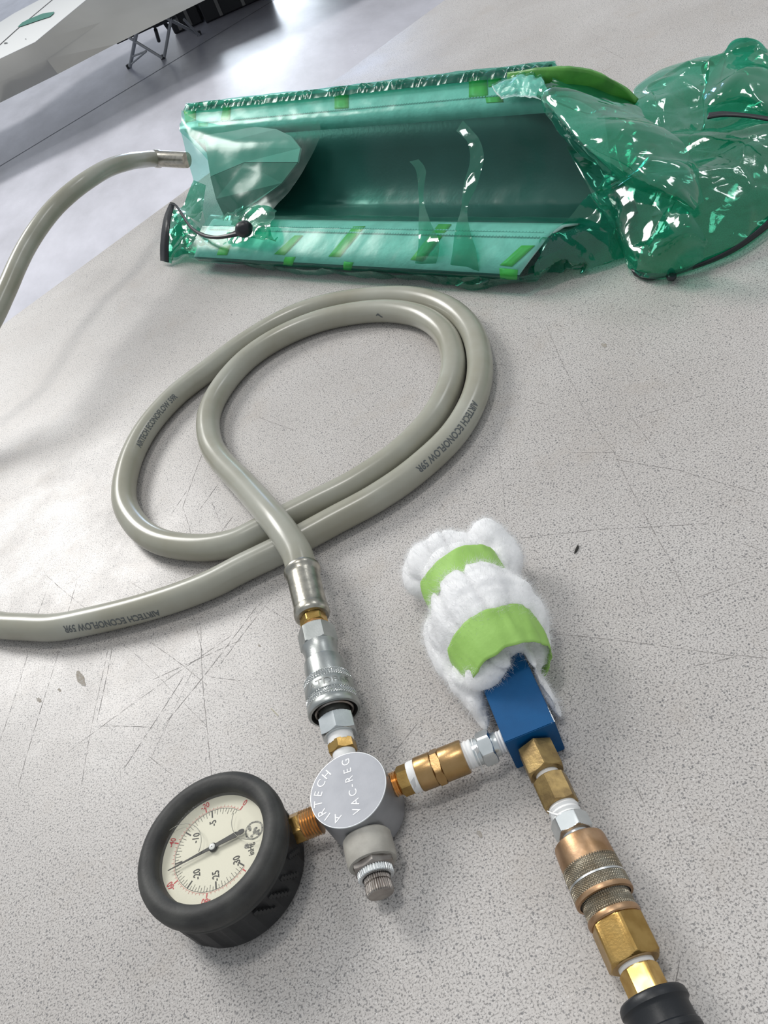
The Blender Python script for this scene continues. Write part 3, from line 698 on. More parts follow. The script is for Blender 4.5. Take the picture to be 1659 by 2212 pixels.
mb = MB(); lathe(mb, gpt(0, 0, NZ + .0007), gn, [(0, .0003), (.0001, .0003)], 12); mb.build('hub_pin', M['ink'], ndl)
# lens, slightly domed, and the outline of the air bubble in the filling
mb = MB(); lathe(mb, gc, gn, [((-.0046 + .00002 * (1 - (r / .0304) ** 2)) * k, max(r, 1e-5) * k) for r in (.0304, .027, .022, .016, .010, .005, .001)], 96, ref=gup, cap0=False); mb.build('lens', M['lens'], gau, 180)
def ripple(name, pts):
    mb = MB(); mb.tube([gpt(x, y, -.0052 * k) for x, y in pts], .00018, 6); mb.build(name, pbr('bubble_edge', (.35, .35, .31), .3), gau, 180)
def arcp(cx, cy, r, a0, a1, n=30, sq=1.0): return [(cx + r * cos(radians(a0 + (a1 - a0) * i / n)), cy + r * sq * sin(radians(a0 + (a1 - a0) * i / n))) for i in range(n + 1)]
ripple('bubble_outline', arcp(.0060, .0180, .0128, 110, -120))
ripple('bubble_outline', arcp(.0070, -.0235, .0120, 60, 185))
# stem
CG = Chain((622, 1797), .0138, (705, 1763), .0140)
def pg(x): return (x, 1797 - (x - 622) * (34 / 83))
CG.hex('stem_hex', pg(626), pg(657), 33, M['brass'], gau, .3)
CG.thread('stem_thread', pg(656), pg(690), 32, M['copper'], gau, .0013, .0007)
CG.round('stem', [(pg(596), 22), (pg(630), 22)], M['brass'], gau, 32)
# ------------------------------------------------------------------ check valve between regulator and block
CB = Chain((846, 1697), .0148, (1092, 1599), .0148)
def pb(x): return (x, 1697 - (x - 846) * (98 / 246))
cv = thing('check_valve', 'satin brass in-line check valve between the regulator and the blue block', 'valve', Vector((*(at(945, 1657, .014).xy), TZ)))
CB.thread('brass_thread', pb(838), pb(866), 27.5, M['copper'], cv, .0011, .0006)
CB.hex('end_hex', pb(864), pb(893), 33.5, M['brass'], cv, .1)
CB.round('thread_tape', [(pb(886), 28), (pb(887), 33), (pb(891), 34.5), (pb(899), 34.5), (pb(905), 34), (pb(906), 30)], M['ptfe'], cv)
CB.round('valve_body', [(pb(903), 34), (pb(904), 36), (pb(907), 37.4), (pb(937), 37.4), (pb(938), 36.6), (pb(938.5), 32)], M['bronze'], cv, 96)
CB.round('valve_body', [(pb(956), 32), (pb(956.5), 36.8), (pb(958), 37.4), (pb(1001), 37.4), (pb(1005), 36.5), (pb(1006), 30)], M['bronze'], cv, 96)
CB.hex('centre_hex', pb(937.5), pb(957), 41, M['bronze'], cv, .28)
CB.thread('thread_tape', pb(1004), pb(1030), 31, M['ptfe'], cv, .0020, .0006)
CB.round('collar', [(pb(1024), 29), (pb(1025), 30), (pb(1038), 30), (pb(1040), 28)], M['zinc_bright'], cv)
CB.hex('steel_hex', pb(1037), pb(1066), 38.5, M['zinc_bright'], cv, .15)
CB.round('steel_neck', [(pb(1065), 28), (pb(1070), 26), (pb(1076), 26)], M['zinc_bright'], cv)
CB.thread('thread_tape', pb(1074), pb(1094), 25, M['ptfe'], cv, .0018, .0005)
# loose wisps of thread tape
mb = MB(); rg = random.Random(11)
def wisp(pts, w=.0006):
    P = spline([at(*q) for q in pts], 14); vs = []
    for i, q in enumerate(P): 
        ww = w * (1 - i / 14 * .8); vs += [q, q + Vector((ww, ww * .3, ww * .5))]
    mb.add(vs, [(2 * i, 2 * i + 2, 2 * i + 3, 2 * i + 1) for i in range(13)])
for wp, ww_ in (([(1026, 1640, .012), (1036, 1652, .008), (1042, 1670, .002)], .0014), ([(1032, 1634, .014), (1045, 1648, .006), (1044, 1672, .002)], .0008), ([(905, 1708, .008), (912, 1722, .003), (900, 1734, .001), (886, 1737, .001)], .0004), ([(898, 1712, .006), (906, 1730, .001), (889, 1740, .001)], .0003), ([(886, 1690, .024), (893, 1700, .020), (898, 1712, .012)], .0030), ([(1024, 1620, .024), (1031, 1628, .021), (1028, 1636, .016)], .0020)):
    mb = MB(); wisp(wp, ww_); mb.build('loose_tape', M['ptfe'], cv, smooth=None)
mb = MB(); wisp([(849, 1720, .004), (856, 1730, .001), (864, 1730, .001)], .0003); mb.build('loose_tape', M['ptfe'], reg, smooth=None)

# ------------------------------------------------------------------ the blue block
BH = .0275
f0 = at(1091, 1607, BH); f1 = at(1198, 1558, BH); bx = (f1 - f0); BWd = bx.length; bx.normalize(); by = Vector((-bx.y, bx.x, 0)); by = (by + bx * .045).normalized(); bx2 = Vector((by.y, -by.x, 0))
blk = thing('ejector_block', 'blue anodised rectangular metal block with its back end wrapped in white batting', 'block', Vector((*((f0 + f1) / 2 + by * .03).xy, TZ)))
BL = .078; bc = (f0 + f1) / 2 + by * BL / 2; bc = Vector((bc.x, bc.y, TZ + BH / 2 + .0002))
bm = bmesh.new(); bmesh.ops.create_cube(bm, size=1)
for v in bm.verts: v.co = bx2 * (v.co.x * BWd) + by * (v.co.y * BL) + Vector((0, 0, v.co.z * BH)) + bc
bmesh.ops.bevel(bm, geom=bm.edges[:], offset=.0004, segments=2, affect='EDGES')
# bore the front face: recess ring
vs = [v.co.copy() for v in bm.verts]; bm.verts.index_update(); fs = [tuple(v.index for v in f.verts) for f in bm.faces]; bm.free()
obj('body', vs, fs, M['blue'], blk, 30)
mb = MB(); e0 = f1 - bx2 * .0008 + by * .0004 + Vector((0, 0, .00035))
for i in range(14):
    q = f1 - bx2 * (.0002 + i * .0007) + Vector((0, 0, -.00005)); w = .0005 * random.uniform(.3, 1.0) * (1 - i / 18)
    mb.box(q + by * .0001, bx2 * .00036, by * w, Vector((0, 0, w * .5)))
for i in range(10):
    q = f1 + by * (.0003 + i * .0009) + Vector((0, 0, -.00005)); w = .0004 * random.uniform(.3, 1.0) * (1 - i / 12)
    mb.box(q - bx2 * .0001, bx2 * w, by * .0004, Vector((0, 0, w * .5)))
mb.build('bare_corner', M['wear'], blk, smooth=None)

# ------------------------------------------------------------------ chain C: brass adapters, coupler, black hose end
CC = Chain((1158, 1620), .0152, (1416, 2175), .0158)
def pc(y): return (1158 + (y - 1620) * (258 / 555), y)
CC.round('port_ring', [(pc(1614), 30), (pc(1620), 30)], M['dark'], blk, 48)
ad = thing('brass_adapter', 'pair of hexagonal brass adapters screwed into the front of the blue block', 'adapter', Vector((*(at(1190, 1690, .014).xy), TZ)))
CC.hex('long_hex', pc(1617), pc(1672), 43, M['brass_dull'], ad, .10, (0, 1))
CC.round('white_washer', [(pc(1668), 24), (pc(1671), 25.5), (pc(1680), 25.5), (pc(1684), 24)], M['ptfe'], ad)
CC.hex('short_hex', pc(1683), pc(1742), 40.5, M['brass_dull'], ad, -.15)
CC.thread('thread_tape', pc(1738), pc(1768), 34, M['ptfe'], ad, .0026, .0007)
CC.hex('steel_hex', pc(1768), pc(1803), 43.5, M['zinc_bright'], ad, .42)
CC.round('steel_ring', [(pc(1800), 30), (pc(1806), 28), (pc(1818), 27)], M['silver'], ad)
mb = MB()
for a_, b_, c_, w_ in (((1192, 1750, .020), (1200, 1758, .020), (1212, 1762, .022), .0016), ((1186, 1754, .018), (1190, 1770, .014), (1192, 1790, .010), .0035), ((1190, 1760, .020), (1196, 1772, .018), (1200, 1786, .014), .0030), ((1181, 1752, .018), (1192, 1758, .020), (1206, 1762, .022), .0010), ((1184, 1790, .006), (1190, 1797, .004), (1188, 1808, .002), .0005)):
    P_ = spline([at(*q) for q in (a_, b_, c_)], 10); vs = []
    for i, q in enumerate(P_): vs += [q, q + Vector((w_, w_ * .4, w_ * .3)) * (.3 + .7 * i / 9)]
    mb = MB(); mb.add(vs, [(2 * i, 2 * i + 2, 2 * i + 3, 2 * i + 1) for i in range(9)]); mb.build('loose_tape', M['ptfe'], ad, smooth=None)

cp = thing('air_coupler', 'worn copper and knurled nickel quick coupler with a large brass hex end', 'coupler', Vector((*(at(1300, 1930, .015).xy), TZ)))
CC.round('copper_collar', [(pc(1817), 44), (pc(1817.5), 52), (pc(1820), 56), (pc(1826), 58), (pc(1858), 60.5), (pc(1872), 61)], M['copper_sleeve'], cp, 96)
CC.knurl('knurled_sleeve', [(pc(1870), 62), (pc(1906), 64)], M['knurl_nickel'], cp, 64, .0006, 30)
CC.round('groove_ring', [(pc(1905), 64.2), (pc(1909), 64.5)], M['silver'], cp, 96)
CC.knurl('knurled_sleeve', [(pc(1908), 64.2), (pc(1934), 65.5)], M['knurl_nickel'], cp, 64, .0006, 22)
CC.round('sleeve_rim', [(pc(1933), 65.5), (pc(1939), 66), (pc(1943), 65), (pc(1944), 59), (pc(1938), 57)], M['copper_sleeve'], cp, 96, cap1=False)
CC.round('dark_gap', [(pc(1932), 59), (pc(1941), 58.5)], M['dark'], cp, 64)
CC.knurl('inner_knurl', [(pc(1936), 55), (pc(1978), 57)], M['knurl_nickel'], cp, 64, .0006, 30)
CC.round('brass_ring', [(pc(1976), 56), (pc(1978), 59), (pc(1983), 60.5), (pc(1989), 60), (pc(1992), 57)], M['copper_sleeve'], cp, 96)
CC.hex('large_hex', pc(1990), pc(2083), 63.5, M['brass'], cp, .22)
CC.round('white_washer', [(pc(2080), 39), (pc(2083), 40.5), (pc(2090), 40.5), (pc(2094), 38)], M['ptfe'], cp)

ah = thing('air_hose', 'black air hose end with a flanged moulded collar at the bottom right corner', 'hose', Vector((*(at(1420, 2190, .015).xy), TZ)))
CC.hex('brass_fitting', pc(2092), pc(2160), 46, M['brass_bright'], ah, .50)
CC.round('collar', [(pc(2152), 46), (pc(2153), 62), (pc(2156), 72), (pc(2161), 76), (pc(2172), 78), (pc(2178), 78), (pc(2182), 74), (pc(2188), 72), (pc(2225), 74), (pc(2229), 78), (pc(2242), 80), (pc(2247), 76), (pc(2300), 70), (pc(2310), 60)], M['plastic_black'], ah, 96)
e = CC.A + CC.d * CC.m(pc(2305)); mb = MB()
mb.tube(spline([e, e + CC.d * .04, e + CC.d * .10 + Vector((.01, 0, -.002)), e + CC.d * .20 + Vector((.04, 0, -.004)), e + CC.d * .26 + Vector((.08, .02, -.004))], 40), .0085, 24)
mb.build('tube', M['plastic_black'], ah, 60)

# ------------------------------------------------------------------ batting wrap with two tape bands
bat = thing('batting_muffler', 'white fluffy batting bundle bound with two light green tape bands around the blue block', 'muffler', Vector((*(at(1050, 1340, .02).xy), TZ)))
meta = []      # (centre, radii, axis direction)
def ell(mb, c, rx, ry, rz, ax=None, nu=24, nv=14, amp=.0):
    ax = (ax or by).normalized(); sd = Vector((ax.y, -ax.x, 0)).normalized(); up = sd.cross(ax); vs = []
    for j in range(1, nv):
        th = pi * j / nv
        for i in range(nu):
            q = 2 * pi * i / nu; vs.append(c + sd * (rx * sin(th) * cos(q)) + up * (rz * sin(th) * sin(q)) + ax * (ry * cos(th)))
    t0 = len(vs); vs += [c + ax * ry, c - ax * ry]
    fs = [((j) * nu + i, (j) * nu + (i + 1) % nu, (j + 1) * nu + (i + 1) % nu, (j + 1) * nu + i) for j in range(nv - 2) for i in range(nu)]
    fs += [(t0, (i + 1) % nu, i) for i in range(nu)] + [(t0 + 1, (nv - 2) * nu + i, (nv - 2) * nu + (i + 1) % nu) for i in range(nu)]
    mb.add(vs, fs)
AX = [(1083, 1408, .0245, .0235), (1075, 1395, .0245, .0240), (1058, 1360, .0265, .0290), (1046, 1325, .0275, .0305), (1030, 1300, .0265, .0270), (1014, 1278, .0250, .0228), (1000, 1250, .0250, .0240), (990, 1225, .0250, .0225)]
AP = [at(x, y, h) for x, y, h, r in AX]; AR = [r for *_, r in AX]
mb = MB()
for i in range(len(AP) - 1):
    for j in range(3):
        u = j / 3; c = AP[i].lerp(AP[i + 1], u); r = AR[i] * (1 - u) + AR[i + 1] * u
        ax = (AP[min(i + 1, len(AP) - 1)] - AP[max(i - 1, 0)])
        r = min(r, 99); ell(mb, c, r * 1.0, .009, min(r, c.z - TZ + .0002) if r > c.z - TZ else r, ax)
for x, y, h, rx, ry, rz in ((925, 1230, .0200, .0145, .0180, .0160), (960, 1195, .0260, .0160, .0120, .0130), (905, 1250, .0170, .0100, .0160, .0140), (998, 1190, .0280, .0110, .0120, .0100),
                            (1058, 1168, .0270, .0120, .0150, .0125), (1086, 1195, .0220, .0100, .0180, .0150), (1030, 1190, .0260, .0100, .0120, .0110), (1070, 1230, .0240, .0140, .0140, .0150),
                            (962, 1388, .0170, .0120, .0190, .0150), (1135, 1335, .0230, .0130, .0180, .0150), (1155, 1372, .0190, .0085, .0150, .0140), (985, 1430, .0150, .0120, .0180, .0130), (1012, 1470, .0190, .0120, .0130, .0120), (1022, 1500, .0150, .0095, .0160, .0110), (1036, 1535, .0105, .0070, .0150, .0075),
                            (1045, 1462, .0300, .0100, .0060, .0060), (1056, 1440, .0330, .0130, .0060, .0060), (1158, 1400, .0150, .0070, .0120, .0120), (1022, 1425, .0240, .0100, .0080, .0140), (1150, 1432, .0200, .0030, .0120, .0120), (1162, 1462, .0150, .0035, .0140, .0110), (1182, 1492, .0110, .0036, .0150, .0080), (1198, 1518, .0070, .0036, .0110, .0055)):
    ell(mb, at(x, y, h), rx, ry, rz)
tmp = bpy.data.meshes.new('t'); tmp.from_pydata([tuple(v) for v in mb.v], [], mb.f); to = bpy.data.objects.new('t', tmp); COL.objects.link(to)
rm = to.modifiers.new('r', 'REMESH'); rm.mode = 'VOXEL'; rm.voxel_size = .0012
sm_ = to.modifiers.new('s', 'SMOOTH'); sm_.factor = .6; sm_.iterations = 16
dg = bpy.context.evaluated_depsgraph_get(); dg.update(); me2 = bpy.data.meshes.new_from_object(to.evaluated_get(dg))
vs = []; axm = (AP[-1] - AP[0]).normalized(); sdm = Vector((axm.y, -axm.x, 0))
for v in me2.vertices:
    c = v.co.copy(); n = v.normal; rel = c - AP[3]
    s_ = rel.dot(axm); q = atan2(rel.dot(sdm), rel.z + .0)
    d = .0018 * noise.noise(c * 40) + .0006 * noise.noise(c * 130) + .0004 * noise.noise(c * 420)
    pl = abs(noise.noise(Vector((q * 1.25 + 5, s_ * 3, 0)))); d -= .0026 * max(0, 1 - pl * 5) ** 1.5       # soft pleats along the roll
    c += n * d; c.z = max(c.z, TZ + .0003); vs.append(c)
fs = [tuple(p_.vertices) for p_ in me2.polygons]
# cut the batting away where the blue block shows
def in_block(c):
    r_ = c - bc; return abs(r_.dot(bx2)) < BWd / 2 + .0005 and r_.dot(by) < .000 and c.z < TZ + BH + .012
bo = obj('batting', vs, fs, M['batting'], bat, 180)
areas = []; tot = 0
for f in fs:
    a_ = ((vs[f[1]] - vs[f[0]]).cross(vs[f[2]] - vs[f[0]])).length; tot += a_; areas.append(tot)
import bisect
mbf = MB(); rg = random.Random(9); fv = []; ff = []
for i in range(34000):
    f = fs[min(len(fs) - 1, bisect.bisect(areas, rg.random() * tot))]
    w_ = [rg.random() for _ in f]; sw = sum(w_); p0 = sum((vs[k_] * (w_[j] / sw) for j, k_ in enumerate(f)), Vector())
    n = (vs[f[1]] - vs[f[0]]).cross(vs[f[2]] - vs[f[0]]).normalized()
    if n.z < -.3: continue
    t = Vector((rg.gauss(0, 1), rg.gauss(0, 1), rg.gauss(0, 1))); t = (t - n * t.dot(n)).normalized(); L = rg.uniform(.0015, .0050)
    p1 = p0 + (n * .55 + t * .8) * L * .5; p2 = p0 + (n * .45 + t * 1.2) * L
    if rg.random() < .25: p2 = p0 + (n * 1.1 + t * .5) * L
    sd = n.cross(t) * .00005; k0 = len(fv)
    fv += [p0 - sd - n * .0003, p0 + sd - n * .0003, p1 - sd, p1 + sd, p2 - sd * .3, p2 + sd * .3]
    ff += [(k0, k0 + 1, k0 + 3, k0 + 2), (k0 + 2, k0 + 3, k0 + 5, k0 + 4)]
o = obj('loose_fibres', fv, ff, M['batting'], bat, None); tag(o, kind='stuff')
bpy.data.objects.remove(to)

def band(name, spans, wrinkle, seed):
    """a tape band: rings given as (axis pixel x, y, height, radius)"""
    rg = random.Random(seed); n = 96; vs = []; fs = []
    C = [at(x, y, h) for x, y, h, r in spans]; Rr = [r for *_, r in spans]; ax = (C[-1] - C[0]).normalized(); sd = Vector((ax.y, -ax.x, 0)).normalized(); up = sd.cross(ax)
    m = 14
    for j in range(m + 1):
        u = j / m * (len(C) - 1); i = min(int(u), len(C) - 2); w = u - i; c = C[i].lerp(C[i + 1], w); r = Rr[i] * (1 - w) + Rr[i + 1] * w
        for k_ in range(n):
            q = 2 * pi * k_ / n
            rr_ = r * (1 + wrinkle * noise.noise(Vector((cos(q) * 3.1 + seed, sin(q) * 3.1, j * .05))) + wrinkle * .5 * noise.noise(Vector((cos(q) * 9 + seed, sin(q) * 9, j * .12))))
            e_ = .0018 * noise.noise(Vector((cos(q) * 2.2, sin(q) * 2.2, seed * 3.1 + (0 if j < m / 2 else 7)))) * abs(j / m - .5) * 2
            p_ = c + sd * (rr_ * cos(q)) + up * (rr_ * sin(q)) + ax * e_
            p_.z = max(p_.z, TZ + .0004); vs.append(p_)
    fs = [(j * n + k_, j * n + (k_ + 1) % n, (j + 1) * n + (k_ + 1) % n, (j + 1) * n + k_) for j in range(m) for k_ in range(n)]
    o = obj(name, vs, fs, M['green_tape'], bat, 180)
    so = o.modifiers.new('thickness', 'SOLIDIFY'); so.thickness = .0003
    return o
band('tape_band', [(1106, 1452, .0240, .0225), (1092, 1426, .0245, .0243), (1074, 1396, .0250, .0253), (1066, 1380, .0255, .0260)], .05, 2)
band('tape_band', [(1025, 1296, .0255, .0243), (1014, 1278, .0255, .0245), (1004, 1260, .0255, .0245), (999, 1248, .0255, .0245)], .04, 5)

# ------------------------------------------------------------------ mould inside the green bag
MO = Vector((-0.05284164, 0.96496373, TZ)); MT = Vector((0.60045034, -0.79966205, 0)); MN = Vector((0.79966205, 0.60045034, 0))
def mp_(t, n, h): return MO + MT * t + MN * n + Vector((0, 0, h))
# (n, h, left t, right t)
PR = [(-.006, .003, .012, .425), (-.020, .012, .008, .430), (-.022, .018, .006, .432), (-.010, .027, .008, .440), (.004, .034, .012, .447), (.008, .0355, .012, .448),
      (.024, .035, .004, .455), (.034, .031, -.004, .462), (.048, .018, -.014, .475), (.064, .010, -.026, .485), (.086, .010, -.042, .490), (.104, .018, -.056, .478), (.120, .034, -.070, .45),
      (.131, .055, -.084, .42), (.138, .078, -.110, .398), (.140, .088, -.124, .388), (.149, .093, -.128, .385), (.166, .099, -.133, .383), (.168, .100, -.134, .382), (.169, .1035, -.136, .382), (.175, .104, -.137, .382)]
NT = 60
mould = thing('composite_mould', 'long trough-shaped composite part with pale flanges sealed inside the green vacuum bag', 'mould', Vector((*mp_(.2, .08, 0).xy, TZ)))
def strip(i0, i1, name, mat, thick=.0022, dn=None):
    vs = []; rows = PR[i0:i1 + 1]
    for (n, h, tl, tr) in rows:
        for k_ in range(NT + 1): vs.append(mp_(tl + (tr - tl) * k_ / NT, n, h))
    fs = [(j * (NT + 1) + k_, j * (NT + 1) + k_ + 1, (j + 1) * (NT + 1) + k_ + 1, (j + 1) * (NT + 1) + k_) for j in range(len(rows) - 1) for k_ in range(NT)]
    o = obj(name, vs, fs, mat, mould, 50); s_ = o.modifiers.new('thickness', 'SOLIDIFY'); s_.thickness = .0014; s_.offset = 0; return o
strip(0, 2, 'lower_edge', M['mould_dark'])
strip(2, 7, 'lower_flange', M['mould_light'])
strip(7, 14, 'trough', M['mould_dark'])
strip(14, 18, 'upper_flange', M['mould_light'])
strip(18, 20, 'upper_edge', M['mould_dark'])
# stitched ridges along both flanges
mb = MB()
for k_ in range(130):
    t = .02 + .42 * k_ / 129; c = mp_(t, .006, .0362); mb.box(c, MT * .0012, MN * .0009, Vector((0, 0, .0005)))
    c = mp_(t, .013, .0364); mb.box(c, MT * .0012, MN * .0008, Vector((0, 0, .0004)))
    t = -.09 + .45 * k_ / 129; c = mp_(t, .1475, .0932); mb.box(c, MT * .0011, MN * .0009, Vector((0, 0, .0006)))
o = mb.build('flange_stitching', M['mould_light'], mould, smooth=None); tag(o, kind='stuff')
# end plate at the left
ep = [(440, 268, .090), (520, 272, .088), (600, 281, .085), (632, 296, .079), (652, 322, .070), (646, 352, .062), (612, 396, .045), (560, 435, .028), (512, 462, .014), (488, 468, .010), (470, 430, .030), (458, 383, .050), (448, 320, .074)]
V_ = [at(*q) for q in ep]; back = [v - MT * .003 + Vector((0, 0, -.001)) for v in V_]; n = len(V_)
up_i = [0, 1, 2, 3, 4, 5, 11, 12]; mid = at(532, 352, .060)
V_.append(mid)
lo = [5, 6, 7, 8, 9, 10, 11, n]
mb = MB(); mb.add([V_[i] for i in (0, 1, 2, 3, 4, 5)] + [mid, V_[11], V_[12]], [tuple(range(9))]); o = mb.build('end_plate', M['plate'], mould, smooth=None)
s_ = o.modifiers.new('thickness', 'SOLIDIFY'); s_.thickness = .0025; s_.offset = -1
mb = MB(); mb.add([V_[i] for i in (5, 6, 7, 8, 9, 10, 11)] + [mid], [tuple(range(8))]); o = mb.build('end_plate_shaded_half', M['plate_shaded'], mould, smooth=None)  # lower half of the same plate, shade painted in as a darker colour
s_ = o.modifiers.new('thickness', 'SOLIDIFY'); s_.thickness = .0025; s_.offset = -1
# green tape pieces holding the flanges
def on_profile(x, y, lo, hi):
    d = ray(x, y); best = None
    for i in range(lo, hi):
        p0 = mp_(0, PR[i][0], PR[i][1]); p1 = mp_(0, PR[i + 1][0], PR[i + 1][1]); nn = MT.cross(p1 - p0)
        k_ = (p0 - EYE).dot(nn) / d.dot(nn); p_ = EYE + d * k_; u = (p_ - p0).dot(p1 - p0) / (p1 - p0).length_squared
        if -.05 <= u <= 1.05:
            nn = nn.normalized(); nn = nn if nn.dot(EYE - p_) > 0 else -nn
            if best is None or k_ < best[0]: best = (k_, p_ + nn * .0010)
    return best[1] if best else None
def tape_quad(q, hh, name='tape_piece', n_=6):
    (a, b, c, d) = q; vs = []
    for j in range(n_ + 1):
        v = j / n_; h = hh[0] * (1 - v) + hh[1] * v
        for i in range(4):
            u = i / 3; x = (a[0] * (1 - u) + b[0] * u) * (1 - v) + (d[0] * (1 - u) + c[0] * u) * v; y = (a[1] * (1 - u) + b[1] * u) * (1 - v) + (d[1] * (1 - u) + c[1] * u) * v
            p_ = on_profile(x, y, *((2, 8) if hh[0] == .036 else (0, 3) if hh[0] == .018 else (13, 20))); vs.append(p_ or at(x, y, h + .0015))
    fs = [(j * 4 + i, j * 4 + i + 1, (j + 1) * 4 + i + 1, (j + 1) * 4 + i) for j in range(n_) for i in range(3)]
    o = obj(name, vs, fs, M['mould_tape'], mould, 180); s_ = o.modifiers.new('thickness', 'SOLIDIFY'); s_.thickness = .0004; return o
for q in ([(638, 510), (656, 510), (616, 552), (594, 550)], [(764, 492), (790, 491), (736, 556), (711, 555)], [(948, 487), (976, 487), (914, 566), (888, 562)], [(1128, 532), (1157, 532), (1107, 577), (1081, 574)]):
    tape_quad(q, (.036, .019))
for q in ([(476, 535), (500, 530), (492, 552), (470, 552)], [(618, 556), (640, 556), (632, 572), (612, 570)], [(745, 566), (765, 568), (758, 584), (742, 582)], [(1080, 580), (1120, 584), (1118, 602), (1082, 600)]):
    tape_quad(q, (.018, .008))
for q in ([(398, 238), (424, 236), (424, 262), (402, 266)], [(484, 229), (500, 227), (498, 260), (478, 262)], [(724, 207), (754, 202), (754, 235), (724, 237)], [(1014, 168), (1053, 164), (1055, 212), (1014, 213)]):
    tape_quad(q, (.105, .093))
for q in ([(430, 267), (450, 266), (450, 274), (430, 274)], [(1050, 213), (1085, 210), (1088, 222), (1052, 224)], [(1055, 168), (1085, 163), (1080, 186), (1056, 190)]):
    tape_quad(q, (.094, .090))
# curved taped rim at the right end
top = [(1096, 156, .110), (1120, 153, .112), (1150, 149, .115), (1190, 146, .115), (1225, 146.5, .113), (1260, 151, .108), (1295, 161, .100), (1325, 175, .090), (1352, 195, .078), (1374, 224, .064)]
bot = [(1098, 184, .100), (1122, 188, .098), (1150, 196, .096), (1188, 197, .095), (1222, 197, .093), (1255, 201, .088), (1284, 208, .081), (1308, 216, .075), (1336, 222, .066), (1364, 228, .059)]
A_ = spline([at(*q) for q in top], 48); B_ = spline([at(*q) for q in bot], 48); vs = []
for j in range(9):
    for i in range(48):
        c = A_[i].lerp(B_[i], j / 8); c += MN * (-.0015 * sin(pi * j / 8)) + Vector((0, 0, .0006)) * noise.noise(c * 150); vs.append(c)
o = obj('taped_rim', vs, [(j * 48 + i, j * 48 + i + 1, (j + 1) * 48 + i + 1, (j + 1) * 48 + i) for j in range(8) for i in range(47)], M['edge_tape'], mould, 180)
s_ = o.modifiers.new('thickness', 'SOLIDIFY'); s_.thickness = .005; s_.offset = 1
tag(o, 'curved rim taped in mid green')
rows = [[(1062, 186, .104), (1100, 168, .107), (1135, 160, .110), (1166, 158, .110)], [(1070, 200, .102), (1108, 186, .105), (1145, 182, .107), (1180, 190, .105)], [(1084, 214, .098), (1120, 208, .100), (1155, 214, .100), (1194, 226, .098)]]
G_ = []
for r_ in rows: G_.append(spline([at(*q) for q in r_], 40))
vs = []
for j in range(22):
    for i in range(40):
        c = catmull([g[i] for g in G_], 2 * j / 21); vs.append(c + (Vector((0, -.5, .8))) * (.0030 * noise.noise(c * 110) + .0015 * noise.noise(c * 300)))
vs_corner = list(vs)
obj('flange_corner_fabric', vs, [(j * 40 + i, j * 40 + i + 1, (j + 1) * 40 + i + 1, (j + 1) * 40 + i) for j in range(21) for i in range(39)], M['mould_light'], mould, 180)

# ------------------------------------------------------------------ the bag film
bag = thing('vacuum_bag', 'crumpled transparent green vacuum bag film lying around the mould', 'bag', Vector((*mp_(.25, .08, 0).xy, TZ)))
def crease(p, f, seed):
    q = p * f + Vector((seed, seed * 1.7, 0)); d, _ = noise.voronoi(q); return d[1] - d[0]
_rg = random.Random(21); DIRS = []
for _ in range(40):
    a_ = _rg.uniform(0, 2 * pi); DIRS.append((Vector((cos(a_), sin(a_), _rg.uniform(-.5, .5))), _rg.uniform(.55, 1.7), _rg.uniform(0, 9)))
def crumple(p, amp, f, seed=0):
    """straight creases and flat facets: folded triangle waves along many directions"""
    w = Vector((noise.noise(p * f * .35), noise.noise(p * f * .35 + Vector((9, 0, 0))), noise.noise(p * f * .35 + Vector((0, 9, 0))))) * (.8 / f)
    q = p + w; a = 0
    for k_ in range(6):
        d, g, ph = DIRS[(int(seed) * 3 + k_) % 40]
        m_ = max(0, noise.noise(p * f * .5 + Vector((k_ * 7.3, seed, 0))) * 1.6 + .35)
        t = (q.dot(d) * f * g * .55 + ph) % 1
        a += abs(t - .5) * 2 * m_ / g * .55
    c_ = crease(q, f * .8, seed); a += (1 - min(1, c_ * 1.6)) * .35
    return (a - .5) * amp + noise.noise(p * f * .5 + Vector((seed, 0, 0))) * amp * .8
def sheet(name, rows, nu, nv, mat, amp=.0, f=20, seed=0, post=None, upn=None, smoothu=True):
    R = [spline([q if isinstance(q, Vector) else at(*q) for q in r], nu) for r in rows]; vs = []
    for j in range(nv):
        t = (len(R) - 1) * j / (nv - 1)
        for i in range(nu):
            c = catmull([r[i] for r in R], t) if len(R) > 2 else R[0][i].lerp(R[1][i], t)
            vs.append(c)
    if amp:
        out = []
        for j in range(nv):
            for i in range(nu):
                c = vs[j * nu + i]; e1 = vs[j * nu + min(i + 1, nu - 1)] - vs[j * nu + max(i - 1, 0)]; e2 = vs[min(j + 1, nv - 1) * nu + i] - vs[max(j - 1, 0) * nu + i]
                n = e1.cross(e2); n = n.normalized() if n.length > 1e-12 else Vector((0, 0, 1))
                if n.z < 0: n = -n
                q = c + n * crumple(c, amp, f, seed); q.z = max(q.z, TZ + .0006); out.append(q)
        vs = out
    if post: vs = post(vs, nu, nv)
    fs = [(j * nu + i, j * nu + i + 1, (j + 1) * nu + i + 1, (j + 1) * nu + i) for j in range(nv - 1) for i in range(nu - 1)]
    return vs, fs
FB = MB()
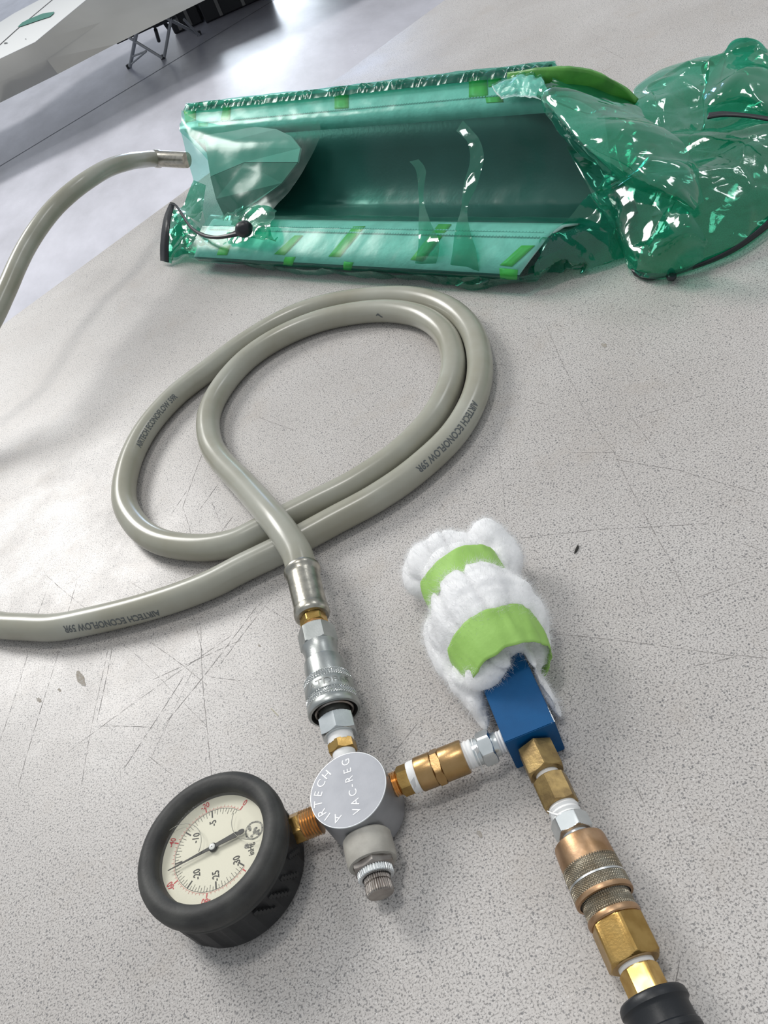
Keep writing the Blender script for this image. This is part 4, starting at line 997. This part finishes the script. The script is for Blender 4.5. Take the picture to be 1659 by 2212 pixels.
# main film lying on the part
rows = []
for idx, (n, h, tl, tr) in enumerate(PR):
    if idx in (1, 3, 9, 19): continue
    a_, b_ = PR[max(idx - 1, 0)], PR[min(idx + 1, len(PR) - 1)]
    dn, dh = b_[0] - a_[0], b_[1] - a_[1]; L_ = sqrt(dn * dn + dh * dh) or 1
    g = .0045 if idx < 16 else .0035
    on, oh = -dh / L_ * g, dn / L_ * g            # outward, towards the open side
    if idx == 0: on, oh = -.006, 0
    rows.append([mp_(tl - .004 + (tr - tl + .008) * k_ / 8, n + on, h + oh) for k_ in range(9)])
rows.append([mp_(-.14 + .52 * k_ / 8, .182, .095) for k_ in range(9)])
v_, f_ = sheet('a', rows, 220, 110, None, .0010, 45, 1); FB.add(v_, f_)
obj('film_over_mould', FB.v, FB.f, M['film_close'], bag, 60)
FB = MB()
FB.v, FB.f = [], []
FB.add([v + Vector((0, -.0008, .0020)) for v in vs_corner], [(j * 40 + i, j * 40 + i + 1, (j + 1) * 40 + i + 1, (j + 1) * 40 + i) for j in range(21) for i in range(39)])
obj('film_corner', FB.v, FB.f, M['film_close'], bag, 60)
FB = MB()
vs = []; nu = 420
for j in range(7):
    for i in range(nu):
        t = -.137 + .52 * i / (nu - 1); u = j / 6; ph = t * 95 + 1.8 * noise.noise(Vector((t * 40, 0, 3)))
        pl = abs((ph % 1) - .5) * 2; a_ = .0030 * sin(pi * min(1, u * 1.1)) * (pl - .5) * (1 + noise.noise(Vector((t * 25, u, 1))))
        vs.append(mp_(t, .160 + .022 * u - a_ * .6, .1000 + .0075 * sin(pi * (.15 + .85 * u)) + a_ + .0012 * noise.noise(Vector((t * 60, u * 2, 7)))))
FB.add(vs, [(j * nu + i, j * nu + i + 1, (j + 1) * nu + i + 1, (j + 1) * nu + i) for j in range(6) for i in range(nu - 1)])
obj('pleated_film_edge', FB.v, FB.f, M['film_edge'], bag, 25)
FB = MB()
# wavy lower skirt of the film in front of the part
rows = [[(440, 540, .016), (520, 566, .014), (600, 578, .014), (700, 585, .014), (800, 590, .014), (900, 598, .014), (1000, 602, .014), (1080, 600, .014), (1156, 592, .016), (1190, 580, .018)],
        [(445, 556, .008), (520, 572, .008), (600, 586, .006), (700, 592, .007), (800, 596, .007), (900, 603, .006), (960, 612, .005), (1030, 622, .004), (1100, 612, .006), (1160, 606, .006)],
        [(448, 562, .004), (520, 571, .005), (600, 588, .002), (700, 594, .003), (800, 598, .003), (900, 606, .001), (960, 616, .001), (1030, 628, .001), (1100, 612, .002), (1160, 602, .003)]]
v_, f_ = sheet('b', rows, 160, 14, None, .0022, 70, 2); FB.add(v_, f_)
obj('film_skirt', FB.v, FB.f, M['film'], bag, 40)
# left end: film pulled down from the upper corner to the knot
FB = MB()
rows = [[(393, 240, .112), (392, 262, .105), (388, 275, .100), (404, 338, .076), (423, 410, .045), (440, 470, .020), (450, 505, .012)],
        [(430, 262, .100), (425, 285, .098), (432, 345, .078), (445, 410, .050), (456, 470, .028), (480, 500, .022)],
        [(560, 275, .094), (540, 310, .090), (520, 360, .074), (515, 420, .055), (515, 465, .038), (518, 492, .030)],
        [(690, 262, .092), (690, 300, .085), (655, 370, .066), (610, 430, .050), (570, 475, .043), (540, 500, .036)]]
v_, f_ = sheet('c', rows, 90, 80, None, .0022, 30, 4); FB.add(v_, f_)
obj('film_end_wall', FB.v, FB.f, M['film_close'], bag, 40)
FB = MB()
rows = [[(418, 389, .030), (405, 420, .022), (393, 445, .016), (378, 450, .020)], [(445, 400, .030), (440, 430, .020), (435, 465, .014), (430, 480, .012)]]
v_, f_ = sheet('d', rows, 40, 24, None, .0020, 40, 5); FB.add(v_, f_)
# tail fan at the far left
rows = [[(368, 444, .034), (364, 480, .026), (358, 530, .014), (358, 568, .003)], [(392, 470, .030), (386, 500, .028), (376, 540, .016), (374, 566, .003)],
        [(430, 500, .030), (415, 520, .028), (395, 540, .016), (391, 545, .004)], [(470, 512, .032), (450, 528, .028), (425, 545, .014), (418, 550, .004)], [(510, 505, .036), (480, 530, .030), (460, 550, .014), (450, 558, .004)]]
v_, f_ = sheet('e', rows, 60, 60, None, .0045, 45, 6); FB.add(v_, f_)
rows = [[(366, 448, .024), (385, 455, .022), (410, 470, .020), (440, 500, .018)], [(355, 560, .001), (380, 558, .001), (400, 548, .001), (440, 556, .001)]]
v_, f_ = sheet('e2', rows, 50, 40, None, .003, 45, 8); FB.add(v_, f_)
# gathered film around the knot
rows = [[(480, 470, .036), (510, 455, .038), (545, 450, .040), (600, 460, .042)], [(490, 500, .036), (515, 490, .038), (545, 495, .040), (590, 500, .042)], [(500, 530, .030), (530, 525, .036), (560, 525, .036), (600, 520, .034)]]
v_, f_ = sheet('g', rows, 60, 40, None, .006, 60, 9); FB.add(v_, f_)
obj('gathered_film_end', FB.v, FB.f, M['film_thick'], bag, 40)
# hanging pleats of spare film across the trough
FB = MB()
rows = [[(1000, 262, .088), (1034, 300, .078), (1046, 345, .068), (1030, 400, .056), (1010, 450, .046), (1016, 500, .042), (1034, 560, .028), (1036, 622, .004)],
        [(985, 285, .086), (1010, 310, .078), (1016, 350, .068), (1002, 400, .058), (996, 450, .048), (984, 500, .043), (975, 560, .026), (965, 612, .004)]]
v_, f_ = sheet('h', rows, 90, 14, None, .002, 50, 3); FB.add(v_, f_)
rows = [[(905, 345, .072), (920, 370, .066), (915, 430, .052), (930, 480, .045), (950, 530, .038), (935, 590, .012)], [(885, 350, .072), (900, 372, .066), (905, 430, .052), (905, 480, .045), (906, 530, .036), (892, 590, .012)]]
v_, f_ = sheet('i', rows, 70, 12, None, .0015, 50, 7); FB.add(v_, f_)
obj('film_pleat', FB.v, FB.f, M['film_thick'], bag, 40)

# crumpled body of the bag to the right
def blob_sheet(name, outline, centre, hprof, mat, amp, f, seed, nr=60, na=220, lower=True):
    out_p = spline([Vector((*q, 0)) if len(q) == 2 else Vector(q) for q in outline + [outline[0]]], na + 1)[:-1]
    vs = []
    for j in range(nr + 1):
        s = j / nr
        for q in out_p:
            x = centre[0] + (q.x - centre[0]) * s; y = centre[1] + (q.y - centre[1]) * s
            h = q.z * s ** 3 + hprof(s, x, y)
            vs.append(at(x, y, h))
    out = []
    for j in range(nr + 1):
        for i in range(na):
            c = vs[j * na + i]; e1 = vs[j * na + (i + 1) % na] - vs[j * na + (i - 1) % na]; e2 = vs[min(j + 1, nr) * na + i] - vs[max(j - 1, 0) * na + i]
            n = e1.cross(e2); n = n.normalized() if n.length > 1e-12 else Vector((0, 0, 1))
            if n.z < 0: n = -n
            fade = min(1, (1 - j / nr) * 4 + .12)
            q = c + (n * .7 + Vector((0, 0, .3))) * crumple(c, amp, f, seed) * fade; q.z = max(q.z, TZ + .0006); out.append(q)
    fs = [(j * na + i, j * na + (i + 1) % na, (j + 1) * na + (i + 1) % na, (j + 1) * na + i) for j in range(nr) for i in range(na)]
    return out, fs
FB = MB()
ol = [(1184, 215, .060), (1215, 205, .065), (1300, 228, .058), (1365, 222, .050), (1372, 190, .045), (1430, 152, .040), (1500, 127, .035), (1560, 116, .030), (1577, 95, .035), (1605, 82, .035), (1642, 92, .030), (1665, 125, .025), (1720, 180, .02), (1760, 300, .01),
      (1745, 420, .004), (1665, 492, .002), (1600, 542, .002), (1530, 570, .002), (1460, 596, .002), (1400, 604, .002), (1370, 588, .004), (1345, 545, .01), (1310, 470, .02), (1284, 430, .03), (1240, 350, .045), (1205, 280, .055)]
v_, f_ = blob_sheet('j', ol, (1480, 350), lambda s, x, y: .046 * (1 - s * s) ** .8, None, .0170, 20, 1, 110, 360); FB.add(v_, f_)
obj('crumpled_film', FB.v, FB.f, M['film'], bag, 30)
FB = MB()
ol2 = [(q[0] * .985 + 1480 * .015, q[1] * .985 + 350 * .015, min(q[2], .02)) for q in ol[2:22]]
v_, f_ = blob_sheet('k', ol2, (1500, 400), lambda s, x, y: .012 * (1 - s * s), None, .007, 24, 6, 60, 240); FB.add(v_, f_)
# standing fold at the far right corner
ol3 = [(1562, 120, .060), (1578, 92, .070), (1603, 82, .072), (1640, 90, .066), (1665, 125, .055), (1690, 200, .045), (1665, 250, .045), (1600, 222, .050), (1540, 228, .050), (1520, 215, .05), (1530, 170, .055)]
v_, f_ = blob_sheet('l', ol3, (1600, 165), lambda s, x, y: .010 * (1 - s * s) + .05 * (1 - s ** 3), None, .004, 30, 9, 30, 120); FB.add(v_, f_)
# long rolled fold running from the mould corner down to the middle
rows = [[(1178, 200, .100), (1186, 215, .100), (1198, 258, .094), (1216, 296, .088), (1255, 328, .080), (1293, 353, .074), (1345, 388, .068), (1400, 420, .062), (1450, 440, .056), (1495, 457, .050)],
        [(1182, 202, .102), (1200, 222, .104), (1222, 262, .102), (1250, 298, .096), (1285, 322, .090), (1330, 345, .086), (1380, 372, .080), (1430, 402, .074), (1470, 425, .066), (1500, 452, .056)],
        [(1190, 200, .100), (1225, 214, .104), (1262, 240, .102), (1300, 262, .098), (1340, 285, .094), (1385, 312, .088), (1430, 345, .080), (1470, 365, .074), (1490, 400, .064), (1505, 445, .054)],
        [(1192, 198, .098), (1250, 200, .096), (1310, 220, .090), (1370, 246, .084), (1420, 280, .078), (1455, 315, .072), (1485, 352, .066), (1500, 370, .060), (1505, 400, .054), (1508, 440, .048)]]
v_, f_ = sheet('m', rows, 140, 70, None, .0075, 26, 12); FB.add(v_, f_)
rows = [[(1140, 188, .100), (1174, 191, .098), (1222, 192, .096), (1284, 203, .084), (1336, 217, .070), (1374, 226, .060)],
        [(1160, 205, .098), (1195, 212, .098), (1250, 225, .094), (1310, 245, .086), (1370, 262, .078), (1420, 290, .070)]]
v_, f_ = sheet('q', rows, 80, 24, None, .003, 35, 14); FB.add(v_, f_)
# pleats fanning between the mould corner and the table
rows = [[(1172, 520, .036), (1200, 495, .036), (1240, 460, .036), (1284, 420, .036), (1316, 373, .040)], [(1160, 560, .022), (1200, 545, .024), (1245, 515, .026), (1290, 485, .026), (1325, 440, .030)],
        [(1150, 590, .012), (1190, 582, .010), (1240, 560, .012), (1300, 530, .014), (1340, 500, .016)], [(1140, 606, .002), (1180, 602, .001), (1235, 582, .001), (1300, 574, .001), (1352, 560, .002)]]
v_, f_ = sheet('n', rows, 110, 60, None, .0060, 45, 15); FB.add(v_, f_)
rows = [[(1165, 560, .026), (1230, 520, .026), (1300, 480, .024), (1340, 500, .018)], [(1170, 590, .002), (1230, 584, .001), (1290, 576, .001), (1345, 555, .001)]]
v_, f_ = sheet('o', rows, 60, 30, None, .006, 55, 18); FB.add(v_, f_)
# turned flap, lower middle
rows = [[(1420, 505, .050), (1455, 440, .056), (1480, 450, .056), (1505, 480, .050), (1530, 520, .040)], [(1385, 545, .030), (1430, 520, .040), (1470, 510, .046), (1500, 515, .042), (1520, 540, .030)], [(1372, 585, .008), (1410, 600, .006), (1450, 596, .006), (1490, 580, .008), (1520, 560, .014)]]
v_, f_ = sheet('p', rows, 60, 40, None, .002, 25, 21); FB.add(v_, f_)
obj('folded_film', FB.v, FB.f, M['film_thick'], bag, 30)
# black sealant strips
def ribbon(name, P, w, thick=.0012, mat=None, par=None):
    """a flat strip: P photo points + height, w its width vector list in photo pixels"""
    L_ = spline([at(*p) for p in P], 50); R_ = spline([at(p[0] + d[0], p[1] + d[1], p[2] + d[2]) for p, d in zip(P, w)], 50)
    vs = L_ + R_; fs = [(i, i + 1, 50 + i + 1, 50 + i) for i in range(49)]
    o = obj(name, vs, fs, mat or M['sealant'], par or bag, 180); s_ = o.modifiers.new('thickness', 'SOLIDIFY'); s_.thickness = thick; return o
ribbon('sealant_strip', [(366, 439, .042), (353, 473, .040), (346, 526, .024), (346, 563, .006)], [(10, 5, 0), (13, 9, 0), (17, 2, 0), (17, 4, 0)])
ribbon('sealant_strip', [(368, 438, .044), (380, 441, .044), (393, 457, .044), (414, 488, .044), (440, 504, .046), (467, 509, .048), (494, 505, .050), (512, 498, .050)],
       [(2, 5, -.001), (0, 6, -.001), (-2, 7, -.001), (-2, 6, -.002), (-2, 8, -.002), (0, 8, -.003), (2, 9, -.003), (4, 12, -.003)])
mb = MB(); kc = at(527, 495, .052); ell(mb, kc, .0095, .0085, .0085, nu=28, nv=18)
mb.v = [kc + (v - kc) * (1 + .10 * noise.noise(v * 160)) for v in mb.v]; mb.build('sealant_knot', M['sealant'], bag, 180)
ribbon('sealant_strip', [(1365, 580, .006), (1385, 588, .005), (1410, 592, .004), (1440, 588, .006), (1500, 571, .008), (1560, 546, .010), (1610, 515, .012), (1665, 468, .014), (1720, 410, .016)],
       [(8, 14, -.004), (5, 16, -.003), (2, 13, -.002), (0, 8, -.004), (2, 6, -.004), (3, 7, -.005), (4, 9, -.005), (6, 12, -.006), (8, 12, -.006)], .0015)
mb = MB(); ell(mb, at(1450, 594, .005), .0075, .0040, .0035, (at(1480, 585) - at(1420, 597)).normalized()); mb.v = [v + Vector((0, 0, .001 * noise.noise(v * 300))) for v in mb.v]; mb.build('sealant_lump', M['sealant'], bag, 180)
ribbon('sealant_strip', [(1532, 246, .062), (1560, 243, .063), (1600, 246, .062), (1640, 251, .060), (1680, 258, .058)], [(-4, 12, -.001), (0, 10, -.001), (0, 8, -.001), (0, 8, -.001), (0, 8, -.001)])

# ------------------------------------------------------------------ background: white panel on trestles, black case
zt, zb = .56, .375
TP = [(-260, 235), (0, 127), (76, 91), (186, 0), (330, -118), (820, -510)]
BP = [(-260, 350), (0, 222), (125, 160), (250, 95), (443, 0), (960, -262)]
A_ = [atf(*q, zt) for q in TP]; B_ = [atf(*q, zb) for q in BP]
pn = thing('white_panel', 'large white panel with a dark seam and green patch at the top left', 'panel', Vector((*A_[1].xy, zb)))
backv = Vector((-.55, 1.0, 0)).normalized() * .55
mid_ = [A_[i].lerp(B_[i], .5) + Vector((0, -.03, 0)) for i in range(6)]
n = 6
o = obj('side', A_ + mid_ + B_ + [B_[i] + backv for i in range(n)], [(i, i + 1, n + i + 1, n + i) for i in range(n - 1)] + [(n + i, n + i + 1, 2 * n + i + 1, 2 * n + i) for i in range(n - 1)] + [(2 * n + i, 2 * n + i + 1, 3 * n + i + 1, 3 * n + i) for i in range(n - 1)], M['panel_side'], pn, 60)
o = obj('top_skin', [v + Vector((0, 0, .001)) for v in A_] + [v + backv * k_ + Vector((0, 0, .001)) for v, k_ in zip(A_, (2.4, 2.4, 2.4, 2.0, .5, .5))], [(i, i + 1, n + i + 1, n + i) for i in range(n - 1)], M['white_panel'], pn, None)
def quad_strip(name, P, z, w, mat, par):
    vs = []
    for i, p_ in enumerate(P):
        a = atf(*p_, z); d = (atf(*P[min(i + 1, len(P) - 1)], z) - atf(*P[max(i - 1, 0)], z)).normalized(); nn = Vector((-d.y, d.x, 0)) * (w[i] / 2); vs += [a - nn, a + nn]
    return obj(name, vs, [(2 * i, 2 * i + 1, 2 * i + 3, 2 * i + 2) for i in range(len(P) - 1)], mat, par, None)
quad_strip('dark_seam', [(-40, 132), (0, 96), (40, 60), (112, 0), (150, -35)], zt + .003, [.012] * 5, M['ink'], pn)
mb = MB(); mb.add([atf(*q, zt + .005) for q in ((38, 58), (47, 49), (60, 42), (92, 29), (117, 25), (116, 29), (108, 36), (80, 45), (60, 52), (45, 57))], [tuple(range(10))])
mb.build('green_tape_patch', pbr('dusty_green_tape', (.06, .22, .17), .6), pn, None)
mb = MB()
for (x, y, w, h) in ((12, 93, 8, 3), (55, 84, 3, 1.5), (25, 123, 3, 2), (112, 155, 4, 3)):
    z = zt + .004
    if y > 100: continue
    mb = MB(); mb.add([atf(x - w / 2, y + h / 2, z), atf(x + w / 2, y, z), atf(x + w / 2, y - h / 2, z), atf(x - w / 4, y - h / 2, z)], [(0, 1, 2, 3)]); mb.build('chip_mark', M['ink_grey'], pn, None)

for (x_, y_) in ((-200, 300), (-235, 180), (800, -195), (900, -250)):
    c = atf(x_, y_, zb); mb = MB(); mb.tube([Vector((c.x, c.y + .12, .0)), Vector((c.x, c.y + .12, zb + .004))], .018, 12); mb.build('support_leg', M['alloy_leg'], pn)
def trestle(label, legs, feet, rails, org):
    t = thing('trestle', label, 'trestle', org, None)
    LG = []
    for a, b, r, mt, ex in legs:
        A, B = atf(*a), atf(*b); mb = MB(); mb.tube([A, B, B + (B - A) * ex], r, 8); LG.append((A, mb.build('leg', mt, t)))
    for f in feet:
        mb = MB(); c = atf(*f); t_ = t; t = min(LG, key=lambda q: (q[0] - c).length)[1]; lathe(mb, Vector((c.x, c.y, .001)), Vector((0, 0, 1)), [(0, .018), (.022, .019), (.026, .014)], 14); mb.build('rubber_foot', M['black_case'], t); t = t_
    for a, b, r in rails:
        mb = MB(); mb.tube([atf(*a), atf(*b)], r, 8); mb.build('rail', M['black_case'], t)
trestle('folding alloy trestle with splayed legs and black feet seen below the white panel', [((355, 122, .03), (370, 38, .235), .011, M['alloy_leg'], .8), ((430, 75, .02), (366, 42, .23), .011, M['alloy_leg'], .6), ((428, 74, .03), (403, 48, .16), .010, M['alloy_leg'], .2), ((281, 143, .02), (295, 70, .235), .013, M['alloy_leg'], .8), ((350, 125, .02), (272, 77, .235), .010, pbr('pale_leg', (.62, .64, .65), .4, .2), 0), ((284, 138, .04), (316, 111, .11), .006, M['alloy_leg'], 0), ((287, 122, .09), (316, 110, .11), .006, M['alloy_leg'], 0)],
        [(280, 147, 0), (353, 127, 0), (431, 76, 0)], [((336, 64, .20), (343, 88, .11), .013), ((352, 44, .235), (365, 62, .17), .014), ((252, 91, .21), (330, 54, .23), .014), ((330, 54, .235), (378, 32, .24), .022)], Vector((*atf(310, 140, 0).xy, 0)))
def case(label, quad, h):
    (a, b, c, d) = [atf(*q, 0) for q in quad]; up = Vector((0, 0, h)); z = Vector((0, 0, .002)); t = thing('equipment_case', label, 'case', Vector((*((a + b + c + d) / 4).xy, 0)))
    bm_ = MB(); bm_.add([a + z, b + z, c + z, d + z, a + up, b + up, c + up, d + up], [(3, 2, 1, 0), (4, 5, 6, 7), (0, 1, 5, 4), (1, 2, 6, 5), (2, 3, 7, 6), (3, 0, 4, 7)])
    o = bm_.build('shell', M['black_case'], t, None); bv = o.modifiers.new('b', 'BEVEL'); bv.width = .01; bv.segments = 2
    for u in (.25, .6):
        p_ = a.lerp(b, u); dd = (b - a).normalized(); nn = Vector((dd.y, -dd.x, 0)); mb = MB(); mb.box(p_ + nn * .006 + up * .5, dd * .012, nn * .006, up * .42); mb.build('upright_strap', M['panel_side'], t, None)
case('low black equipment case in shadow under the white panel', [(378, 76), (440, 48), (446, 18), (386, 46)], .22)
case('second black equipment case further along under the panel, at the top edge', [(446, 52), (585, -10), (570, -45), (450, 12)], .16)

for o in bpy.data.objects:
    if '_org' in o: del o['_org']
